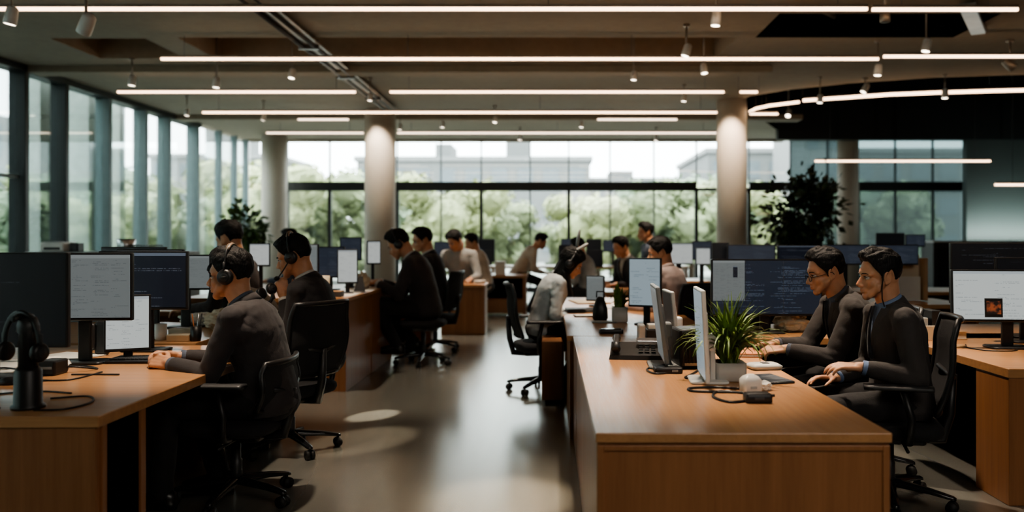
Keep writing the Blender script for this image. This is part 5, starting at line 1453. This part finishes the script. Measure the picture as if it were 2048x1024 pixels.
cable('thick black cable looping from the black power brick', [(.82, 3.44, DZ + .005), (.74, 3.42, DZ + .005), (.70, 3.54, DZ + .005), (.76, 3.66, DZ + .005), (.90, 3.58, DZ + .005), (.97, 3.56, DZ + .005)], .006)
cable('black cable running left in front of the plant pot', [(.94, 3.62, DZ + .005), (.78, 3.64, DZ + .005), (.64, 3.66, DZ + .005), (.63, 3.73, DZ + .005), (.74, 3.76, DZ + .005), (.86, 3.72, DZ + .005)], .006)
t = thing('tablet', 'black tablet lying at the right edge of the front right desk', 'tablet', (1.06, 3.98, DZ), R(14)); mb = MB(); slab(mb, .14, .24, .012, [(.002, 0), (0, .003), (.001, .010)]); mb.build('body', M['black'], t); MB().cbox((0, 0, .0105), (.125, .22, .002)).build('screen', mat('dim_glass', (.16, .17, .18), .12), t)
t = thing('sachet', 'silvery foil packet with a dark square near the men\'s hands', 'packet', (1.12, 4.32, DZ), R(10)); mb = MB(); slab(mb, .17, .12, .02, [(.01, 0), (.002, .012), (0, .02), (.02, .032)]); mb.build('pouch', M['lightgrey'], t); MB().cbox((.0, -.01, .033), (.035, .045, .003), .001).build('printed_square', M['charcoal'], t)
t = thing('book', 'brown notebook under the glasses man\'s hands', 'book', (1.12, 4.86, DZ), R(-5)); MB().cbox((0, 0, .010), (.20, .26, .016)).build('pages', M['paper'], t); MB().cbox((0, 0, .003), (.21, .27, .005), .001).build('cover', M['terracotta'], t); MB().cbox((0, 0, .021), (.21, .27, .005), .001).build('cover', M['terracotta'], t)
crumple('crumpled white documents before the glasses man', 1.10, 5.12, DZ, .12, .10, .10, 'paper', 33)
papers('white sheet on the front right desk left of the notebook', .95, 5.2, DZ, .22, .3, 3, .3, 'paper', 34)
crumple('warm-lit crumpled bag under the wide dark-blue monitor', 1.78, 6.1, DZ, .14, .11, .13, 'cream', 35, 'paper_bag', 'bag')
crumple('peach cloth heap on the desk under the left of the wide monitor', 1.36, 6.15, DZ, .09, .09, .10, 'tan', 36, 'cloth', 'cloth')
block('cable_box', 'black box under the middle of the wide dark-blue monitor', 'box', 1.58, 6.25, DZ, (.16, .1, .10), 'black', .006, extra=lambda t: MB().cbox((0, -.051, .06), (.1, .004, .02)).build('slot', M['dark_grey'], t))
crumple('white bag heap on the bright desk behind the turned man', 1.98, 8.95, DZ, .17, .14, .20, 'paper', 37, 'paper_bag', 'bag')
crumple('peach paper heap beside the white bag heap', 1.83, 8.85, DZ, .09, .1, .17, 'cream', 38)
# right edge desk
t = thing('file_holder', 'brown and grey file holder right of the front right man', 'holder', (2.56, 5.62, DZ)); MB().cbox((-.05, 0, .075), (.06, .16, .15), .004).build('grey_file', M['lightgrey'], t); MB().cbox((.03, 0, .10), (.06, .18, .20), .004).build('dark_file', M['charcoal'], t); MB().cbox((-.01, -.1, .05), (.16, .02, .10), .004).build('front_plate', M['cream'], t)
t = thing('book', 'pale book pile lying behind the white split-page monitor stand', 'book', (2.72, 5.62, DZ), .1); MB().cbox((0, 0, .025), (.17, .12, .045)).build('pages', M['paper'], t); MB().cbox((0, 0, .052), (.18, .13, .008), .002).build('cover', M['tan'], t); MB().cbox((0, 0, .003), (.18, .13, .006), .001).build('cover', M['tan'], t)
t = thing('coaster', 'round brown coaster on the right edge desk', 'coaster', (2.56, 5.2, DZ)); mb = MB(); mb.lathe([(.055, 0), (.058, .004), (.055, .01), (.045, .011), (.001, .009)], 28); mb.build('disc', M['tan'], t)
cable('thin black cable beside the white split-page monitor foot', [(2.66, 5.28, DZ + .004), (2.60, 5.12, DZ + .004), (2.66, 5.0, DZ + .004), (2.78, 4.98, DZ + .004), (2.85, 5.03, DZ + .004)], .004)
crumple('white crumpled figure-like tissue at the right picture edge', 2.80, 4.78, DZ, .035, .03, .13, 'paper', 41, 'tissue', 'tissue')
t = thing('mobile_phone', 'dark phone lying near the right picture edge', 'phone', (2.79, 4.66, DZ), .1); mb = MB(); slab(mb, .15, .07, .01, [(.002, 0), (0, .003), (.001, .009)]); mb.build('case', M['black'], t); MB().cbox((0, 0, .0095), (.135, .06, .002)).build('screen', M['black_gloss'], t)
t = thing('document_rack', 'lit pale document rack on the desk behind the front right man', 'rack', (3.92, 9.05, DZ)); MB().cbox((0, .05, .26), (.28, .06, .5), .005).build('back_plate', M['cream'], t); MB().cbox((.0, -.02, .14), (.26, .03, .26), .004).build('document', M['paper'], t); MB().cbox((.17, 0, .24), (.04, .16, .46), .004).build('side_plate', M['tan'], t)
t = thing('wall_shelf', 'low dark shelf unit at the right wall with flat papers', 'shelf', (9.6, 18.6, 0)); MB().box((-1.1, -.3, 0), (1.1, .3, 1.32), .01).build('carcass', M['charcoal'], t); MB().box((-1.0, -.31, .15), (1.0, -.29, 1.2)).build('front', M['black'], t); MB().box((-1.1, -.32, 1.32), (1.1, .32, 1.36), .004).build('top', M['lightgrey'], t)
# plants
leaf_tree('tall dark-leaved indoor tree in front of the right windows', 4.42, 14.4, 2.42, 1.15, .66, 1500, 5, 'leaf_dark', .15)
leaf_tree('slim green indoor tree by the left window corner', -5.95, 16.2, 2.15, 1.2, .34, 420, 6, 'leaf_mid', .17)
# ================================================================== chairs
G = 'black office chairs'
chair(-1.68, 4.42, PI - .05, 'low-backed black office chair under the nearest headset man at the left desk', G, key='low', back_h=.24)
chair(-1.72, 5.47, PI - .55, 'black mesh-back office chair of the headset man with the microphone', G, z=0)
chair(1.80, 4.38, PI - .28, 'black office chair with armrests under the front right man', G)
chair(1.85, 4.98, PI, 'black office chair under the man with glasses', G)
chair(-.08, 7.62, .15, 'black office chair of the pale-jacketed woman, back to the aisle', G)
chair(1.24, 7.75, R(120), 'black office chair with its backrest turned to the camera behind the thin monitors', G)
chair(-1.44, 10.38, PI - .25, 'black mesh office chair of the black-suited man beyond the tall counter', G)
chair(-1.42, 9.25, PI, 'black backless office stool under the leaning headset man', 'office stools', 'stool', arms=False, back=False, seat_h=.50)
# ================================================================== people
def on_head(Hm, label, **k):
    return headset(label, Hm, **k)
# nearest left man
t, Hm, _ = person('nearest left man in a charcoal suit and black headset at the left desk', (-1.515, 4.42), PI, 1.07, .55, lean=(6, 23), neck=31, head=(4, 0, 0), hl=(.445, .10, .70), hr=(.46, -.03, .715), hld=((1, -.25, .12), (-.05, -.75, -.65)), hrd=((1, .3, .05), (0, .7, -.7)), curl=(.65, .7, .5), fl=(.46, .15), fr=(.30, -.16), jacket='suit', shirt='shirt_slate', vox=.0045, cvox=.0065, seed=1, skin='skin')
on_head(Hm, 'black over-ear headset on the nearest left man', gold=True)
# second left man with a microphone
t, Hm, _ = person('headset man with a microphone boom, second at the left, in a dark suit', (-1.57, 5.62), PI, 1.10, .60, lean=(4, 15), neck=32, head=(16, 0, 0), hl=(.20, .06, .92), hr=(.34, -.10, .80), hld=((.25, -.1, 1), (.4, -.9, -.2)), hrd=((1, 0, 0), (0, .3, -1)), curl=(.9, .9, .6), fl=(.34, .13), fr=(.36, -.13), jacket='suit_dk', shirt='shirt_white', tie=None, vox=.005, cvox=.007, seed=2, hair='fringe')
on_head(Hm, 'black headset with microphone boom on the second left man', mic=True, gold=True)
t = headset('spare black headset held up in the second left man\'s hand', Matrix.Translation((-1.88, 5.5, 1.05)) @ Matrix.Rotation(R(60), 4, 'Z') @ Matrix.Rotation(R(160), 4, 'X'), rad=.05, h=.08)
# right men
t, Hm, g = person('man with glasses in a grey suit writing at the front right desk', (1.915, 4.98), PI, 1.07, .56, lean=(12, 27), neck=30, head=(13, 0, 0), hl=(.49, .09, .70), hr=(.52, -.02, .715), hld=((1, -.1, -.12), (0, -.35, -1)), hrd=((1, .15, -.1), (0, .35, -1)), curl=(.4, .5, .4), fl=(.34, .13), fr=(.34, -.13), jacket='suit_gr', shirt='shirt_slate', tie='tie', vox=.005, cvox=.007, seed=4, glasses=True)
tag(g, 'thin black-rimmed eyeglasses low on the writing man\'s nose', 'glasses')
t, Hm, _ = person('front right man in a grey suit, blue shirt and dark tie, arm on the armrest', (1.86, 4.38), PI, 1.045, .545, lean=(0, 13), neck=22, head=(5, 2, 0), hl=(.28, .20, .72), hr=(.30, -.10, .62), hld=((1, -.15, .0), (0, -.2, -1)), hrd=((1, .2, 0), (0, .2, -1)), curl=(.25, .35, .3), fl=(.36, .14), fr=(.36, -.14), jacket='suit_gr', shirt='shirt_blue', tie='tie', vox=.0045, cvox=.0065, seed=5)
mb = MB(); mb.tube([Hm @ V(p) for p in ((.004, .0845, .035), (.016, .083, -.01), (.022, .076, -.06), (.020, .064, -.11), (.01, .06, -.15))], .0035, 6)
tag(mb.build('earphone_cord', M['black']), 'thin black cord hanging along the front right man\'s cheek', 'cord')
# leaning headset man at the counter
t, Hm, _ = person('headset man in a dark suit bent over the tall counter', (-1.40, 9.28), PI, 1.24, .62, lean=(6, 27), neck=42, head=(30, 0, 0), hl=(.42, .12, .74), hr=(.44, -.06, .74), hld=((1, -.3, 0), (0, -.2, -1)), curl=(.6, .7, .5), fl=(.24, .12, .10), fr=(.12, -.12, .10), jacket='suit', shirt='shirt_white', tie=None, vox=.008, cvox=.011, seed=6)
on_head(Hm, 'black headset on the man bent over the tall counter', gold=False)
t, Hm, _ = person('man in a black suit behind the bent headset man, facing left', (-1.42, 10.4), PI, 1.22, .62, lean=(6, 16), neck=22, head=(12, 18, 0), hl=(.36, .1, .7), hr=(.36, -.1, .7), jacket='suit_dk', shirt='shirt_white', tie=None, vox=.010, cvox=.014, seed=7, lower=True, hair='fringe', fl=(.32, .12), fr=(.32, -.12))
t, Hm, _ = person('person in a grey shirt leaning over the desk beyond the counter', (-1.42, 13.22), R(-95), 1.28, .64, lean=(12, 26), neck=40, head=(34, -35, 0), hl=(.46, .20, .62), hr=(.46, -.16, .62), jacket='shirt_grey', vox=.011, cvox=.014, seed=8, hair='fringe', fl=(.22, .12), fr=(.22, -.12))
t, Hm, _ = person('person with raised hand at the far aisle desk, left of the dark box screen', (-1.14, 14.3), PI, 1.2, .6, lean=(6, 20), neck=30, head=(14, 20, 0), hl=(.25, .05, .82), hr=(.3, -.1, .65), hld=((.3, -.4, 1), (.5, 0, 0)), jacket='shirt_beige', vox=.013, cvox=.016, seed=9, far=True, hair='fringe')
t, Hm, _ = person('person in a beige shirt bending right beyond the far aisle desk', (-.62, 16.0), R(10), 1.2, .72, lean=(26, 40), neck=45, head=(25, 0, 0), hl=(.40, .2, .62), hr=(.42, -.1, .62), jacket='shirt_beige', vox=.012, cvox=.016, seed=10, far=True, fl=(.22, .1), fr=(.2, -.1))
# pale-jacketed woman
t, Hm, _ = person('woman in a pale grey jacket and dark scarf seated at the second right desk', (-.07, 7.62), R(4), 1.02, .585, lean=(8, 30), neck=40, head=(30, -6, 0), hl=(.34, .10, .66), hr=(.30, -.12, .63), hld=((1, -.2, .2), (0, -.5, -.8)), hrd=((1, .3, .2), (0, .5, -.8)), jacket='jacket_pale', shirt='black_top', tie=None, hair='long', vox=.0075, cvox=.010, seed=11, curl=(.6, .6, .4), fl=(.2, .12), fr=(.2, -.12))
on_head(Hm, 'grey headband worn by the pale-jacketed woman', band='lightgrey', h=.15, rad=.098)
for k, (a, L, yy, lab) in enumerate(((-.35, .20, .03, 'tall grey fuzzy band upright on the pale-jacketed woman\'s head'), (.5, .13, -.03, 'short pale fuzzy band slanting on the pale-jacketed woman\'s head'))):
    mb = MB(Hm); d = V((math.sin(a), 0, math.cos(a))); b = V((-.02, yy, .125))
    mb.tube([b, b + d * L * .3, b + d * L * .65, b + d * L * .92, b + d * L], [.014, .026, .030, .02, .004], 12, flat=.55)
    tag(mb.build('headband_ear', M['lightgrey' if k else 'grey']), lab, 'headwear')
mb = MB(); cS = Hm @ V((-.03, 0, -.16))
rings = []
for k in range(9):
    u = k / 8; c = cS + V((.05 + .05 * u, -.02, .06 - .22 * u)); rings.append([c + V((.035 * math.cos(a) * (1.2 - .4 * u), .075 * math.sin(a) * (1.3 - .5 * u), .02 * math.sin(a * 2))) for a in [2 * PI * q / 16 for q in range(16)]])
mb.loft(rings); tag(mb.build('scarf', M['black_top']), 'black scarf hanging at the pale-jacketed woman\'s front', 'scarf')
# right middle people
t, Hm, _ = person('man with his back half turned in a mauve-grey shirt, black chair behind him', (1.20, 7.85), R(140), 1.10, .585, lean=(6, 16), neck=28, head=(10, 32, 0), hl=(.36, .22, .68), hr=(.42, -.2, .68), jacket='shirt_mauve', vox=.008, cvox=.011, seed=12, hair='fringe')
t, Hm, _ = person('small person in a grey shirt facing left at the far middle desk', (.62, 13.0), PI - .4, 1.12, .58, lean=(6, 18), neck=26, head=(16, 0, 0), hl=(.36, .1, .66), hr=(.36, -.1, .66), jacket='shirt_grey', vox=.012, cvox=.016, seed=13, far=True)
t, Hm, _ = person('person standing behind the turned man, only head and shoulders seen', (1.58, 12.6), PI + .2, 1.14, .78, lean=(4, 10), neck=20, head=(6, 0, 0), hl=(.2, .2, .78), hr=(.2, -.2, .78), jacket='shirt_slate', vox=.012, cvox=.016, seed=14, far=True, fl=(.05, .1), fr=(.0, -.1))
t, Hm, _ = person('person in a black jacket and pale shirt left of the turned man', (1.22, 11.9), PI + .5, 1.16, .58, lean=(8, 22), neck=32, head=(18, 0, 0), hl=(.34, .1, .66), hr=(.34, -.1, .66), jacket='suit_dk', shirt='shirt_beige', tie=None, vox=.011, cvox=.015, seed=15, far=True)
# left back people
t, Hm, _ = person('person in a dark brown top between the two headset men, farther back', (-2.72, 7.25), PI - .2, 1.2, .64, lean=(0, 8), neck=20, head=(14, -10, 0), hl=(.3, .2, .66), hr=(.3, -.2, .66), jacket='brown_top', vox=.010, cvox=.013, seed=16, fl=(.32, .12), fr=(.32, -.12))
t, Hm, _ = person('person in a cream patterned shirt hidden behind the nearest man\'s face', (-2.0, 6.12), PI, 1.05, .57, lean=(22, 50), neck=55, head=(20, 0, 0), hl=(.50, .14, .62), hr=(.5, -.1, .62), jacket='patterned', vox=.008, cvox=.011, seed=17, fl=(.25, .12), fr=(.25, -.12), curl=(.3, .4, .3))
t, Hm, _ = person('far person whose dark hair shows behind the second headset man', (-3.75, 12.2), PI, 1.2, .62, lean=(2, 8), neck=16, head=(4, 0, 0), hl=(.3, .2, .66), hr=(.3, -.2, .66), jacket='shirt_slate', vox=.013, cvox=.017, seed=18, far=True)
# ================================================================== lamps over the desks (the spotlights really light), then added floor, wall and fill lamps
spl((-1.7, 4.5, 3.6), (-1.95, 4.6, .7), 130, 44)
spl((-2.6, 7.2, 3.6), (-1.9, 7.6, .8), 120, 48)
spl((.6, 4.6, 3.6), (.5, 4.2, .7), 150, 46)
spl((1.5, 5.2, 3.6), (1.6, 4.9, .7), 150, 50)
spl((2.7, 5.0, 3.6), (2.9, 5.3, .7), 90, 50)
spl((.4, 7.6, 3.6), (.4, 8.2, .7), 120, 55)
spl((-1.2, 12.4, 3.6), (-1.2, 12.6, .7), 120, 60)
spl((1.6, 8.8, 3.6), (1.7, 9.0, .7), 140, 60)
spl((2.0, 12.0, 3.6), (2.0, 12.2, .7), 140, 65)
spl((-3.5, 16.2, 3.95), (-3.5, 16.95, 2.4), 30, 70, (1, .85, .68))
spl((3.3, 15.0, 3.95), (3.42, 15.8, 2.6), 34, 70, (1, .80, .60))
spl((1.2, 10.4, 3.7), (-1.40, 6.55, 0), 1500, 3.2, (1, .88, .70), .3, .02)  # added narrow spot, imitates a sun patch on the floor
spl((1.0, 9.4, 3.7), (-1.30, 5.75, 0), 420, 7, (1, .82, .6), .5, .03)  # second added spot for a sun patch, no fixture there
spl((.3, 6.0, 3.7), (-.25, 4.45, 0), 420, 13, (1, .8, .58), .8)  # added spot for the warm sun patch nearest the camera
area('wall_wash_fill', (11.1, 19.45, 1.45), (PI - .5, 0, 0), 2.6, .2, 26, (.86, 1.0, .95))  # added lamp without a fixture, brightens the lower dark wall

area('front_fill', (2.2, -.6, 3.5), (R(58), 0, R(14)), 3, 1.2, 40, (1, .92, .83))  # added unseen lamp behind the camera, lifts desk fronts and suits
